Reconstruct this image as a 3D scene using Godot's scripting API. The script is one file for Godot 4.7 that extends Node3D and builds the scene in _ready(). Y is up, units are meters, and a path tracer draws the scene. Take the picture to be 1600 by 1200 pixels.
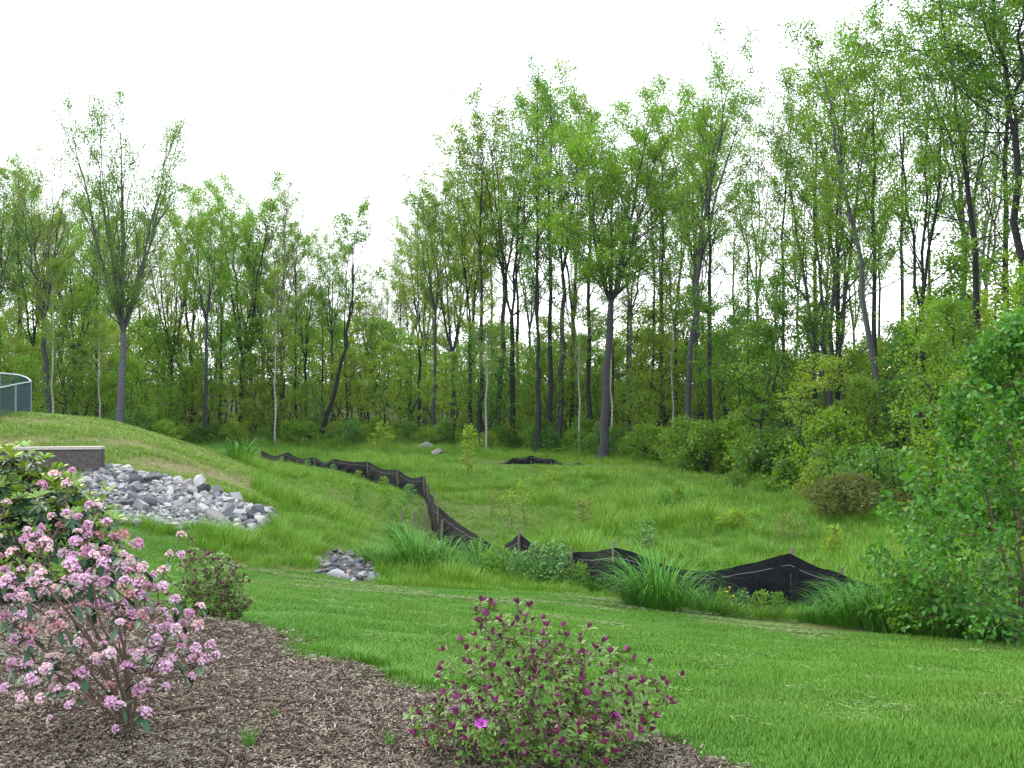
extends Node3D
# A mown lawn and shrub bed in front of a rough meadow with a black silt fence and a spring wood behind it.
# Pixels (1600 x 1200 of the photograph) give directions only; depths come from the terrain or are given in metres.
const F := 1605.0
const EYE := 1.6
var rng := RandomNumberGenerator.new()
var taken := {}
var noise := FastNoiseLite.new()
var noise2 := FastNoiseLite.new()
var M := {}


class Buf:
	var v := PackedVector3Array()
	var n := PackedVector3Array()
	var c := PackedColorArray()
	var ix := PackedInt32Array()

	func tube(pts: PackedVector3Array, rad: PackedFloat32Array, sides: int, col: Color) -> void:
		var first := v.size()
		var m := pts.size()
		var u := Vector3.ZERO
		for i in m:
			var t := (pts[mini(i + 1, m - 1)] - pts[maxi(i - 1, 0)]).normalized()
			if t == Vector3.ZERO:
				t = Vector3.UP
			if i == 0:
				u = t.cross(Vector3.FORWARD if absf(t.z) < 0.8 else Vector3.RIGHT).normalized()
			u = (u - t * u.dot(t)).normalized()
			var w := t.cross(u)
			for j in sides:
				var a := TAU * j / sides
				var o := u * cos(a) + w * sin(a)
				v.append(pts[i] + o * rad[i])
				n.append(o)
				c.append(col)
		for i in m - 1:
			for j in sides:
				var a := first + i * sides + j
				var b := first + i * sides + (j + 1) % sides
				ix.append_array([a, a + sides, b + sides, a, b + sides, b])

	func leaf(p: Vector3, d: Vector3, side: Vector3, l: float, w: float, col: Color, fold := 0.12) -> void:
		var up := side.cross(d)
		var k := v.size()
		var mid := p + d * (l * 0.45) + up * (w * fold)
		v.append(p)
		v.append(mid - side * (w * 0.5))
		v.append(p + d * l)
		v.append(mid + side * (w * 0.5))
		n.append(up)
		n.append((up + side * fold * 2.0).normalized())
		n.append(up)
		n.append((up - side * fold * 2.0).normalized())
		c.append(col); c.append(col); c.append(col); c.append(col)
		ix.append_array([k, k + 2, k + 3, k, k + 1, k + 2])

	func leaf8(p: Vector3, d: Vector3, side: Vector3, l: float, w: float, droop: float, col: Color, wide := 0.45, fold := 0.18) -> void:
		var up := side.cross(d)
		var k := v.size()
		var m1 := p + d * (l * wide * 0.6) - up * (droop * l * 0.12)
		var m2 := p + d * (l * minf(wide * 1.6, 0.8)) - up * (droop * l * 0.45)
		var tip := p + d * l - up * (droop * l)
		var rim := col
		v.append(p); v.append(m1 - side * w * 0.42 + up * w * fold); v.append(m1); v.append(m1 + side * w * 0.42 + up * w * fold)
		v.append(m2 - side * w * 0.5 + up * w * fold); v.append(m2); v.append(m2 + side * w * 0.5 + up * w * fold); v.append(tip)
		var nl := (up + side * fold * 1.6).normalized()
		var nr := (up - side * fold * 1.6).normalized()
		n.append(up); n.append(nl); n.append(up); n.append(nr); n.append(nl); n.append(up); n.append(nr); n.append(up)
		c.append(col); c.append(rim); c.append(col); c.append(rim); c.append(rim); c.append(col); c.append(rim); c.append(col)
		ix.append_array([k, k + 1, k + 2, k, k + 2, k + 3, k + 1, k + 4, k + 5, k + 1, k + 5, k + 2, k + 2, k + 5, k + 6, k + 2, k + 6, k + 3, k + 4, k + 7, k + 5, k + 5, k + 7, k + 6])

	func blade(p: Vector3, dir: Vector3, lean: Vector3, l: float, w: float, segs: int, col: Color) -> void:
		# a grass blade that starts along dir and bends towards lean
		var side := dir.cross(lean).normalized()
		if side == Vector3.ZERO:
			side = Vector3.RIGHT
		var k := v.size()
		var at := p
		for i in segs + 1:
			var t := float(i) / segs
			var d := dir.lerp(lean, pow(t, 1.5)).normalized()
			var up := side.cross(d)
			var ww := w * 0.5 * (1.0 - t * t)
			if i == segs:
				v.append(at); n.append(up); c.append(col)
			else:
				v.append(at - side * ww); v.append(at + side * ww)
				n.append(up); n.append(up); c.append(col); c.append(col)
			at += d * (l / segs)
		for i in segs:
			var a := k + i * 2
			if i == segs - 1:
				ix.append_array([a, a + 2, a + 1])
			else:
				ix.append_array([a, a + 2, a + 3, a, a + 3, a + 1])

	func quad(a: Vector3, b: Vector3, cc: Vector3, d: Vector3, col: Color) -> void:
		# clockwise a b c d seen from the front
		var nn := (cc - a).cross(b - a).normalized()
		var k := v.size()
		v.append(a); v.append(b); v.append(cc); v.append(d)
		for i in 4:
			n.append(nn); c.append(col)
		ix.append_array([k, k + 1, k + 2, k, k + 2, k + 3])

	func box(at: Vector3, size: Vector3, col: Color, basis := Basis.IDENTITY, bevel := 0.0) -> void:
		var h := size * 0.5
		for axis in 3:
			for s in [-1.0, 1.0]:
				var nn := Vector3.ZERO
				nn[axis] = s
				var a := Vector3.ZERO
				a[(axis + 1) % 3] = 1.0
				var b := Vector3.ZERO
				b[(axis + 2) % 3] = 1.0
				if s > 0:
					var tmp := a
					a = b
					b = tmp
				var ha := a * h
				var hb := b * h
				var shrink := a * bevel + b * bevel
				ha = a * (h - shrink)
				hb = b * (h - shrink)
				var ctr := nn * h
				quad(at + basis * (ctr - ha - hb), at + basis * (ctr + ha - hb), at + basis * (ctr + ha + hb), at + basis * (ctr - ha + hb), col)

	func mesh(mat: Material) -> ArrayMesh:
		var arr := []
		arr.resize(Mesh.ARRAY_MAX)
		arr[Mesh.ARRAY_VERTEX] = v
		arr[Mesh.ARRAY_NORMAL] = n
		arr[Mesh.ARRAY_COLOR] = c
		arr[Mesh.ARRAY_INDEX] = ix
		var m := ArrayMesh.new()
		m.add_surface_from_arrays(Mesh.PRIMITIVE_TRIANGLES, arr)
		m.surface_set_material(0, mat)
		return m


# ---------------------------------------------------------------- naming
func numbered(called: String) -> String:
	var k: int = taken.get(called, 0)
	taken[called] = k + 1
	return called if k == 0 else "%s_%03d" % [called, k]


func tag(o: Node, label: String, category: String, group := "", kind := "") -> Node:
	o.set_meta("label", label)
	o.set_meta("category", category)
	if group:
		o.set_meta("group", group)
	if kind:
		o.set_meta("kind", kind)
	return o


func thing(called: String, at: Vector3, label: String, category: String, group := "") -> Node3D:
	var o := Node3D.new()
	o.name = numbered(called)
	add_child(o)
	o.position = at
	tag(o, label, category, group)
	return o


func part(called: String, m: Mesh, parent: Node, at := Transform3D.IDENTITY, mat: Material = null) -> MeshInstance3D:
	var o := MeshInstance3D.new()
	o.name = called
	o.mesh = m
	parent.add_child(o, true)
	o.transform = at
	if mat:
		o.material_override = mat
	return o


func top(called: String, m: Mesh, kind := "") -> MeshInstance3D:
	var o := MeshInstance3D.new()
	o.name = numbered(called)
	o.mesh = m
	add_child(o)
	if kind:
		o.set_meta("kind", kind)
	return o


func scatter(called: String, m: Mesh, places: Array, cols: Array, parent: Node = self) -> MultiMeshInstance3D:
	var mm := MultiMesh.new()
	mm.transform_format = MultiMesh.TRANSFORM_3D
	mm.use_colors = true
	mm.mesh = m
	mm.instance_count = places.size()
	for i in places.size():
		mm.set_instance_transform(i, places[i])
		mm.set_instance_color(i, cols[i])
	var o := MultiMeshInstance3D.new()
	o.name = numbered(called) if parent == self else called
	o.multimesh = mm
	parent.add_child(o, true)
	o.set_meta("kind", "stuff")
	return o


# ---------------------------------------------------------------- materials
func lin(r: float, g: float, b: float) -> Color:
	return Color(r, g, b).linear_to_srgb()


func mat(r: float, g: float, b: float, rough := 0.85, spec := 0.4) -> StandardMaterial3D:
	var m := StandardMaterial3D.new()
	m.albedo_color = lin(r, g, b)
	m.roughness = rough
	m.metallic_specular = spec
	m.vertex_color_use_as_albedo = true
	return m


func leafmat(r: float, g: float, b: float, through := 1.0, rough := 0.55, spec := 0.35) -> StandardMaterial3D:
	var m := mat(r, g, b, rough, spec)
	m.backlight_enabled = true
	m.backlight = Color(through, through, through * 0.55)
	return m


func grain(m: StandardMaterial3D, freq: float, lo: float, hi: float, scale: Vector3, relief := 0.0, sd := 3) -> StandardMaterial3D:
	var fn := FastNoiseLite.new()
	fn.seed = sd
	fn.frequency = freq
	fn.fractal_octaves = 5
	fn.fractal_gain = 0.62
	var t := NoiseTexture2D.new()
	t.width = 512
	t.height = 512
	t.seamless = true
	t.noise = fn
	var g := Gradient.new()
	g.set_color(0, Color(lo, lo, lo))
	g.set_color(1, Color(hi, hi, hi))
	t.color_ramp = g
	m.albedo_texture = t
	m.uv1_triplanar = true
	m.uv1_world_triplanar = false
	m.uv1_scale = scale
	if relief > 0.0:
		var t2 := NoiseTexture2D.new()
		t2.width = 512
		t2.height = 512
		t2.seamless = true
		t2.noise = fn
		t2.as_normal_map = true
		t2.bump_strength = relief
		m.normal_enabled = true
		m.normal_texture = t2
	return m


func materials() -> void:
	M.bark = grain(mat(0.135, 0.135, 0.14, 0.95, 0.25), 0.03, 0.2, 1.15, Vector3(3.2, 0.5, 3.2), 7.0)
	M.bark_dark = grain(mat(0.075, 0.074, 0.075, 0.95, 0.25), 0.03, 0.2, 1.15, Vector3(3.2, 0.5, 3.2), 7.0)
	M.bark_grey = grain(mat(0.21, 0.215, 0.22, 0.95, 0.25), 0.03, 0.2, 1.15, Vector3(3.0, 0.6, 3.0), 6.0, 8)
	M.bark_birch = grain(mat(0.6, 0.58, 0.54, 0.8, 0.3), 0.02, 0.1, 1.25, Vector3(0.6, 3.0, 0.6), 0.0, 5)
	M.twig = mat(0.13, 0.09, 0.065, 0.9, 0.3)
	M.twig_red = mat(0.10, 0.068, 0.052, 0.9, 0.3)
	# species colours of the spring leaves
	M.leaf_mid = leafmat(0.18, 0.325, 0.045)
	M.leaf_bright = leafmat(0.215, 0.385, 0.045)
	M.leaf_yellow = leafmat(0.27, 0.385, 0.05)
	M.leaf_cool = leafmat(0.13, 0.29, 0.065)
	M.leaf_deep = leafmat(0.10, 0.215, 0.04)
	M.leaf_russet = leafmat(0.22, 0.27, 0.085)
	M.leaf_silver = leafmat(0.14, 0.27, 0.08, 0.6)
	M.leaf_birch = leafmat(0.10, 0.265, 0.045, 0.9, 0.5, 0.3)
	M.leaf_brown = leafmat(0.16, 0.18, 0.06)
	M.leaf_pale = leafmat(0.5, 0.55, 0.5)
	M.grass = leafmat(0.14, 0.30, 0.033, 0.7, 0.6, 0.3)
	M.lawn = leafmat(0.108, 0.255, 0.026, 0.6, 0.6, 0.3)
	M.reed = leafmat(0.085, 0.23, 0.035, 0.6, 0.65, 0.2)
	M.straw = mat(0.34, 0.37, 0.18, 0.9, 0.2)
	M.rhodo_leaf = leafmat(0.045, 0.095, 0.045, 0.25, 0.45, 0.35)
	M.rhodo_new = leafmat(0.26, 0.38, 0.06, 0.8, 0.4, 0.5)
	M.azalea_leaf = leafmat(0.15, 0.25, 0.04, 0.6, 0.5, 0.4)
	M.petal = leafmat(0.80, 0.64, 0.73, 0.7, 0.7, 0.2)
	M.petal.backlight = Color(0.6, 0.55, 0.6)
	M.petal_mauve = leafmat(0.70, 0.48, 0.66, 0.7, 0.7, 0.2)
	M.petal_pale = leafmat(0.84, 0.73, 0.77, 0.7, 0.7, 0.2)
	M.petal_spent = leafmat(0.48, 0.30, 0.27, 0.4, 0.8, 0.2)
	M.bud = leafmat(0.24, 0.035, 0.12, 0.3, 0.5, 0.4)
	M.open_flower = leafmat(0.5, 0.08, 0.45, 0.6, 0.6, 0.2)
	M.yellow_flower = mat(0.8, 0.5, 0.03, 0.7, 0.2)
	M.chip = mat(1.0, 1.0, 1.0, 0.95, 0.2)
	M.fabric = grain(mat(0.011, 0.0115, 0.014, 0.75, 0.25), 0.02, 0.4, 1.5, Vector3(0.8, 0.8, 0.8), 2.0, 21)
	M.fabric.cull_mode = BaseMaterial3D.CULL_DISABLED
	M.seam = mat(0.26, 0.26, 0.26, 0.8)
	M.stake = grain(mat(0.30, 0.26, 0.21, 0.9), 0.05, 0.5, 1.0, Vector3(6, 1.2, 6))
	M.stone = []
	for k in [[0.40, 0.395, 0.39], [0.25, 0.255, 0.265], [0.50, 0.48, 0.455], [0.13, 0.135, 0.145], [0.34, 0.31, 0.295]]:
		M.stone.append(grain(mat(k[0], k[1], k[2], 0.9, 0.3), 0.03, 0.55, 1.1, Vector3(3, 3, 3), 3.0, 11))
	M.concrete = grain(mat(0.105, 0.09, 0.085, 0.92, 0.3), 0.02, 0.7, 1.05, Vector3(0.9, 0.9, 0.9), 2.0, 4)
	M.coping = grain(mat(0.46, 0.42, 0.38, 0.9, 0.3), 0.03, 0.75, 1.05, Vector3(1.2, 1.2, 1.2), 2.0, 9)
	M.vinyl = mat(0.014, 0.05, 0.055, 0.6, 0.3)
	M.galvanised = mat(0.22, 0.25, 0.26, 0.5, 0.4)
	M.ground = grain(mat(1, 1, 1, 0.97, 0.15), 0.02, 0.55, 1.15, Vector3(0.7, 0.7, 0.7), 4.0, 7)
	M.mulch = grain(mat(0.10, 0.078, 0.06, 0.97, 0.15), 0.06, 0.35, 1.3, Vector3(1.5, 1.5, 1.5), 8.0, 6)


# ---------------------------------------------------------------- terrain: heights through surveyed points, thin plate
var ctrl: Array[Vector3] = []  # x, depth, height
var tps := PackedFloat64Array()
const GX0 := -44.0
const GX1 := 44.0
const GD0 := -2.0
const GD1 := 96.0
const GS := 0.5
var gw := 0
var grid := PackedFloat32Array()


func from_pixel(px: float, py: float, depth: float) -> Vector3:
	return Vector3((px - 800.0) / F * depth, EYE + (600.0 - py) / F * depth, -depth)


func survey() -> void:
	for p in [[-6, 2, .05], [0, 2, 0], [6, 2, 0], [-5, 5, 0], [0, 4.5, 0], [3, 4.5, -.04], [6, 5, -.12], [-2, 6.7, -.02], [-9, 7, .02], [-10, 12, -.3], [9, 9, -.75],
			[3.79, 14, -1.5], [1.55, 15.5, -1.62], [.18, 18, -1.78], [-1.65, 23, -1.93], [-2.23, 28, -2.05], [-2.78, 33, -2.12], [-5.75, 41, -2.25], [-13.2, 54, -2.55],
			[-16, 43, -1.5], [-12, 41, -1.6], [-9, 37, -1.55], [-14, 24, .38], [-20, 30, .6], [-28, 26, .6], [-10, 21, -.55], [-14, 20.5, -.4], [-20, 20, -.2], [-8.4, 17, -.8],
			[5, 25, -1.95], [12, 25, -1.85], [0, 40, -2.2], [10, 40, -2.15], [18, 35, -1.95], [-5, 55, -2.35], [8, 55, -2.35], [20, 50, -2], [-15, 66, -2.4], [-30, 65, -1.9],
			[0, 80, -2.4], [30, 80, -1.8], [-40, 90, -1.2], [40, 40, -1.4], [14, 15, -1.5], [22, 22, -1.7], [0, 130, -1.8], [-60, 60, -.2], [60, 60, -1], [0, 220, -1], [-160, 150, 0], [160, 150, 0], [-100, 0, 0], [100, 0, -1], [0, -60, .3]]:
		ctrl.append(Vector3(p[0], p[1], p[2]))
	for p in [[800, 985, 9.2], [1300, 1100, 6], [450, 940, 10.6], [700, 1020, 7.2], [400, 893, 16], [600, 915, 15.5], [900, 930, 14.3], [1240, 985, 11.8], [1600, 1010, 10], [200, 822, 18],
			[535, 890, 16.8], [500, 800, 25], [470, 850, 19], [560, 760, 32], [450, 730, 42], [440, 800, 22], [430, 830, 20], [200, 815, 19], [170, 738, 22], [300, 772, 21], [250, 742, 23],
			[300, 720, 26], [220, 690, 27], [150, 665, 30], [60, 650, 33], [400, 752, 26], [190, 664, 34], [290, 699, 32], [400, 742, 30]]:
		var q := from_pixel(p[0], p[1], p[2])
		ctrl.append(Vector3(q.x, p[2], q.y))
	var m := ctrl.size()
	var size := m + 3
	var a := []
	for i in size:
		var row := PackedFloat64Array()
		row.resize(size + 1)
		a.append(row)
	for i in m:
		for j in m:
			a[i][j] = kernel(Vector2(ctrl[i].x, ctrl[i].y).distance_squared_to(Vector2(ctrl[j].x, ctrl[j].y)))
		a[i][i] += 0.6
		a[i][m] = 1.0
		a[i][m + 1] = ctrl[i].x
		a[i][m + 2] = ctrl[i].y
		a[m][i] = 1.0
		a[m + 1][i] = ctrl[i].x
		a[m + 2][i] = ctrl[i].y
		a[i][size] = ctrl[i].z
	for k in size:
		var best := k
		for r in range(k + 1, size):
			if absf(a[r][k]) > absf(a[best][k]):
				best = r
		var tmp = a[k]
		a[k] = a[best]
		a[best] = tmp
		for r in range(k + 1, size):
			var f: float = a[r][k] / a[k][k]
			if f != 0.0:
				for cc in range(k, size + 1):
					a[r][cc] -= f * a[k][cc]
	tps.resize(size)
	for k in range(size - 1, -1, -1):
		var s: float = a[k][size]
		for cc in range(k + 1, size):
			s -= a[k][cc] * tps[cc]
		tps[k] = s / a[k][k]
	gw = int((GX1 - GX0) / GS) + 1
	var gh := int((GD1 - GD0) / GS) + 1
	grid.resize(gw * gh)
	for j in gh:
		for i in gw:
			grid[j * gw + i] = raw(GX0 + i * GS, GD0 + j * GS)


func kernel(r2: float) -> float:
	return 0.0 if r2 < 1e-9 else 0.5 * r2 * log(r2)


func raw(x: float, d: float) -> float:
	var m := ctrl.size()
	var s := tps[m] + tps[m + 1] * x + tps[m + 2] * d
	for i in m:
		var c := ctrl[i]
		var dx := x - c.x
		var dd := d - c.y
		var r2 := dx * dx + dd * dd
		if r2 > 1e-9:
			s += tps[i] * 0.5 * r2 * log(r2)
	return s


func ground_y(x: float, d: float) -> float:
	if x < GX0 or x >= GX1 - GS or d < GD0 or d >= GD1 - GS:
		return clampf(raw(x, d), -4.0, 3.0)
	var fx := (x - GX0) / GS
	var fd := (d - GD0) / GS
	var i := int(fx)
	var j := int(fd)
	fx -= i
	fd -= j
	var k := j * gw + i
	return lerpf(lerpf(grid[k], grid[k + 1], fx), lerpf(grid[k + gw], grid[k + gw + 1], fx), fd)


func ground_normal(x: float, d: float) -> Vector3:
	var e := 0.3
	return Vector3(ground_y(x - e, d) - ground_y(x + e, d), 2.0 * e, ground_y(x, d + e) - ground_y(x, d - e)).normalized()


func on_ground(x: float, d: float, lift := 0.0) -> Vector3:
	return Vector3(x, ground_y(x, d) + lift, -d)


func hit(px: float, py: float) -> Vector2:
	# where the ray of a pixel meets the ground: x, depth
	var d := 2.0
	while d < 160.0:
		var q := from_pixel(px, py, d)
		if q.y <= ground_y(q.x, d):
			return Vector2(q.x, d)
		d += 0.05 if d < 40.0 else 0.2
	return Vector2((px - 800.0) / F * 150.0, 150.0)


# ---------------------------------------------------------------- regions in plan (x, depth)
var lawn_area := PackedVector2Array()
var mulch_area := PackedVector2Array()
var mound_area := PackedVector2Array()
var stone_area := PackedVector2Array()
var drain_area := PackedVector2Array()
var wood_edge := [[-200.0, 47.0], [0.0, 50.0], [190.0, 55.0], [300.0, 66.0], [640.0, 66.0], [760.0, 62.0], [900.0, 56.0], [1000.0, 51.0], [1090.0, 44.0], [1180.0, 37.0], [1300.0, 30.5], [1400.0, 26.0], [1600.0, 20.0], [1800.0, 17.0]]


func edge_depth(px: float) -> float:
	for i in wood_edge.size() - 1:
		if px <= wood_edge[i + 1][0]:
			return lerpf(wood_edge[i][1], wood_edge[i + 1][1], clampf((px - wood_edge[i][0]) / (wood_edge[i + 1][0] - wood_edge[i][0]), 0.0, 1.0))
	return 17.0


func wood_depth(x: float, d: float) -> float:
	# how deep the meadow reaches in the direction of a point
	return edge_depth(800.0 + F * x / maxf(d, 1.0))


func inside(area: PackedVector2Array, x: float, d: float) -> bool:
	return Geometry2D.is_point_in_polygon(Vector2(x, d), area)


func regions() -> void:
	for p in [[-160, 800], [60, 806], [200, 824], [300, 853], [395, 894], [480, 897], [600, 917], [750, 925], [900, 932], [1060, 955], [1240, 985], [1420, 1000], [1600, 1011], [1760, 1022]]:
		lawn_area.append(hit(p[0], p[1]))
	for p in [[9.0, 1.0], [-10.0, 1.0], [-14.0, 12.0]]:
		lawn_area.append(Vector2(p[0], p[1]))
	for p in [[-200, 900], [100, 930], [250, 955], [335, 976], [400, 987], [470, 1002], [508, 1030], [560, 1046], [600, 1066], [650, 1078], [760, 1100], [900, 1128], [1010, 1157], [1080, 1185], [1140, 1205], [1230, 1250]]:
		mulch_area.append(hit(p[0], p[1]))
	mulch_area.append(Vector2(1.1, 1.2))
	mulch_area.append(Vector2(-7.0, 1.2))
	for p in [[-4.8, 22.5], [-6.2, 24.5], [-6.9, 28], [-7.4, 31], [-9.8, 34], [-12.5, 37.5], [-17, 42], [-34, 42], [-34, 20.5], [-9, 21.6], [-7.5, 20.5]]:
		mound_area.append(Vector2(p[0], p[1]))
	for p in [[163, 728], [235, 742], [300, 757], [345, 772], [400, 793], [440, 810], [397, 838], [330, 832], [250, 830], [190, 818], [120, 800], [110, 770]]:
		stone_area.append(hit(p[0], p[1]))
	for p in [[497, 875], [520, 862], [560, 868], [585, 885], [588, 912], [545, 912], [490, 900]]:
		drain_area.append(hit(p[0], p[1]))


func soil(x: float, d: float) -> Color:
	var j := noise.get_noise_2d(x * 3.0, d * 3.0)
	if inside(mulch_area, x, d):
		return Color(0.085, 0.065, 0.05)
	if inside(stone_area, x, d):
		return Color(0.16, 0.15, 0.13)
	if inside(drain_area, x, d):
		return Color(0.10, 0.085, 0.07)
	if inside(lawn_area, x, d):
		return Color(0.075, 0.12, 0.03).lerp(Color(0.10, 0.12, 0.045), clampf(j + 0.4, 0, 1))
	if inside(mound_area, x, d):
		return Color(0.12, 0.15, 0.045).lerp(Color(0.18, 0.16, 0.085), clampf(j * 1.4 + 0.4, 0, 1))
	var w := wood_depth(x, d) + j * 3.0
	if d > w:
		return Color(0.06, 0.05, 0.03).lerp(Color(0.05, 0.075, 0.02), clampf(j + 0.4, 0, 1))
	return Color(0.075, 0.125, 0.03).lerp(Color(0.12, 0.13, 0.05), clampf(j + 0.3, 0, 1))


func sheet(xs: PackedFloat32Array, ds: PackedFloat32Array) -> Buf:
	var b := Buf.new()
	for d in ds:
		for x in xs:
			var y := ground_y(x, d)
			b.v.append(Vector3(x, y, -d))
			b.n.append(ground_normal(x, d))
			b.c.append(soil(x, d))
	var w := xs.size()
	for j in ds.size() - 1:
		for i in w - 1:
			var k := j * w + i
			b.ix.append_array([k, k + w, k + w + 1, k, k + w + 1, k + 1])
	return b


func build_ground() -> void:
	var xs := PackedFloat32Array([-600, -400, -250, -160, -110, -80, -60, -50])
	var x := -44.0
	while x < -12.0:
		xs.append(x); x += 0.5
	while x < 8.0:
		xs.append(x); x += 0.25
	while x < 44.0:
		xs.append(x); x += 0.7
	xs.append_array([50, 60, 80, 110, 160, 250, 400, 600])
	var ds := PackedFloat32Array([-300, -120, -50, -20, -8, -2])
	var d := -1.0
	while d < 26.0:
		ds.append(d); d += 0.25
	while d < 60.0:
		ds.append(d); d += 0.5
	while d < 96.0:
		ds.append(d); d += 1.5
	ds.append_array([100, 110, 125, 150, 200, 300, 450, 700])
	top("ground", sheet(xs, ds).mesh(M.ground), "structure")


# ---------------------------------------------------------------- plants: skeletons
func rvec() -> Vector3:
	return Vector3(rng.randfn(), rng.randfn(), rng.randfn()).normalized()


func tint(amount := 0.22) -> Color:
	var k := 1.0 - rng.randf() * amount * 1.6
	return Color(clampf(k * (1.0 - rng.randf() * amount), 0, 1), clampf(k * (1.0 - rng.randf() * amount * 0.4), 0, 1), clampf(k * (1.0 - rng.randf() * amount), 0, 1))


func puff(b: Buf, at: Vector3, r: float, count: int, size: float, flat := 0.6) -> void:
	for i in count:
		var o := rvec() * pow(rng.randf(), 0.45) * r
		o.y *= flat
		var up := (Vector3.UP * 0.75 + rvec()).normalized()
		var d := up.cross(rvec()).normalized()
		if d == Vector3.ZERO:
			continue
		var l := size * rng.randf_range(0.6, 1.35)
		b.leaf(at + o, d, d.cross(up), l, l * rng.randf_range(0.6, 0.85), tint())


func curve_points(a: Vector3, d0: Vector3, bend: Vector3, l: float, segs: int, wob: float) -> PackedVector3Array:
	var pts := PackedVector3Array([a])
	var at := a
	for i in segs:
		var t := (i + 0.5) / segs
		var d := (d0.lerp(bend, t) + rvec() * wob).normalized()
		at += d * (l / segs)
		pts.append(at)
	return pts


func taper(r0: float, r1: float, m: int) -> PackedFloat32Array:
	var r := PackedFloat32Array()
	for i in m:
		r.append(lerpf(r0, r1, float(i) / (m - 1)))
	return r


func at_curve(pts: PackedVector3Array, t: float) -> Vector3:
	var f := clampf(t, 0, 1) * (pts.size() - 1)
	var i := mini(int(f), pts.size() - 2)
	return pts[i].lerp(pts[i + 1], f - i)


func grow_tree(p: Dictionary, sd: int) -> Array:
	# a forest tree: trunk, leaders, branches, twigs; leaves in small sprays along the twigs
	rng.seed = sd
	var w := Buf.new()
	var cr := Buf.new()
	var white := Color(1, 1, 1)
	var h: float = p.h
	var r: float = p.r * 0.82
	var fork: float = p.get("fork", 0.4)
	var nl: int = p.get("leaders", 1)
	var lean: Vector3 = p.get("lean", Vector3.ZERO)
	var bow: Vector3 = p.get("bow", Vector3.ZERO)
	var pts := PackedVector3Array()
	var rad := PackedFloat32Array()
	var segs := 9
	var wob: float = p.get("wobble", 0.06)
	pts.append(Vector3(0, -0.3, 0)); rad.append(r * 1.5)
	pts.append(Vector3(0, 0.15, 0)); rad.append(r * 1.25)
	for i in range(1, segs + 1):
		var t := float(i) / segs * fork
		pts.append(Vector3(0, t * h, 0) + lean * t + bow * sin(PI * t) + Vector3(rng.randfn(), 0, rng.randfn()) * wob * (0.4 if i == segs else 1.0))
		rad.append(r * (1.0 - 0.42 * t / maxf(fork, 0.3)) if nl > 1 else r * (1.0 - 0.8 * t))
	w.tube(pts, rad, 9, white)
	var start := pts[pts.size() - 1]
	var r_start := rad[rad.size() - 1]
	var spread: float = deg_to_rad(p.get("spread", 14.0))
	var cb: float = p.get("crown_base", fork)
	var cw: float = p.get("crown_w", 2.5) * 1.42
	var nb := int(p.get("branches", 16) * 0.82)
	var elev: float = deg_to_rad(p.get("elev", 45.0) + 2.0)
	var a0 := rng.randf() * TAU
	for j in nl:
		var az := a0 + TAU * j / nl + rng.randfn() * 0.3
		var out := Vector3(cos(az), 0, sin(az))
		var th: float = h * (1.0 - (rng.randf() * 0.16 if j > 0 else 0.0)) - start.y
		var sp := spread * rng.randf_range(0.7, 1.25) if nl > 1 else 0.0
		var lp := PackedVector3Array()
		var lr := PackedFloat32Array()
		var ls := 10
		for i in ls + 1:
			var t := float(i) / ls
			var fl := fork + (1.0 - fork) * t
			var q := start + Vector3(0, th * t, 0) + lean * (fl - fork) + bow * (sin(PI * fl) - sin(PI * fork)) + out * tan(sp) * th * pow(t, p.get("flare", 0.85))
			if i > 0:
				q += Vector3(rng.randfn(), 0, rng.randfn()) * wob
			lp.append(q)
			lr.append(maxf(r_start * (0.78 if nl > 1 else 1.0) * pow(1.0 - t, 0.8) / (1.0 if nl < 3 else 1.15), 0.012))
		w.tube(lp, lr, 7, white)
		for k in nb:
			var u := (k + rng.randf()) / nb
			var hh := lerpf(maxf(cb, fork if nl > 1 else cb), 1.0, u)
			var pos: Vector3
			var rb: float
			if hh >= fork:
				var t := (hh - fork) / (1.0 - fork)
				pos = at_curve(lp, t)
				rb = r_start * pow(1.0 - t, 0.8) * 0.34
			else:
				pos = at_curve(pts, (hh / fork * segs + 1.0) / (segs + 1.0))
				rb = r * 0.2
			var prof := sqrt(maxf(sin(PI * (0.2 + 0.74 * u)), 0.03))
			var bl := cw * prof * rng.randf_range(0.5, 1.25)
			var ba := k * 2.4 + a0 + rng.randfn() * 0.4
			var el := elev + rng.randfn() * 0.2 + u * 0.25
			var bd := Vector3(cos(ba) * cos(el), sin(el), sin(ba) * cos(el))
			if nl > 1:
				bd = (bd + out * 0.35).normalized()
			var bp := curve_points(pos, bd, (bd + Vector3.UP * p.get("lift", 0.5)).normalized(), bl, 4, 0.13)
			rb = clampf(rb, 0.014, 0.09)
			w.tube(bp, taper(rb, 0.008, 5), 4, white)
			var ns: int = p.get("subs", 5)
			for s in ns + 1:
				var ts := 1.0 if s == ns else lerpf(0.36, 0.98, (s + rng.randf()) / ns)
				var sp0 := at_curve(bp, ts)
				var sd0 := (bd + rvec() * 0.9 + Vector3.UP * 0.2).normalized()
				var sl := bl * rng.randf_range(0.22, 0.42)
				var tp := curve_points(sp0, sd0, (sd0 + Vector3.UP * 0.3).normalized(), sl, 2, 0.15)
				w.tube(tp, taper(0.011, 0.005, 3), 3, white)
				var sprays: int = p.get("sprays", 4)
				for q in sprays:
					if rng.randf() > p.get("leafy", 1.0) * (1.0 - p.get("bare_top", 0.0) * u):
						continue
					puff(cr, at_curve(tp, lerpf(0.25, 1.05, (q + 0.5) / sprays)), p.get("puff", 0.42) * 0.9, int(p.get("leaves", 14) * 1.25), p.get("leaf", 0.15) * 0.64, 0.55)
	return [w, cr]


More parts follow.
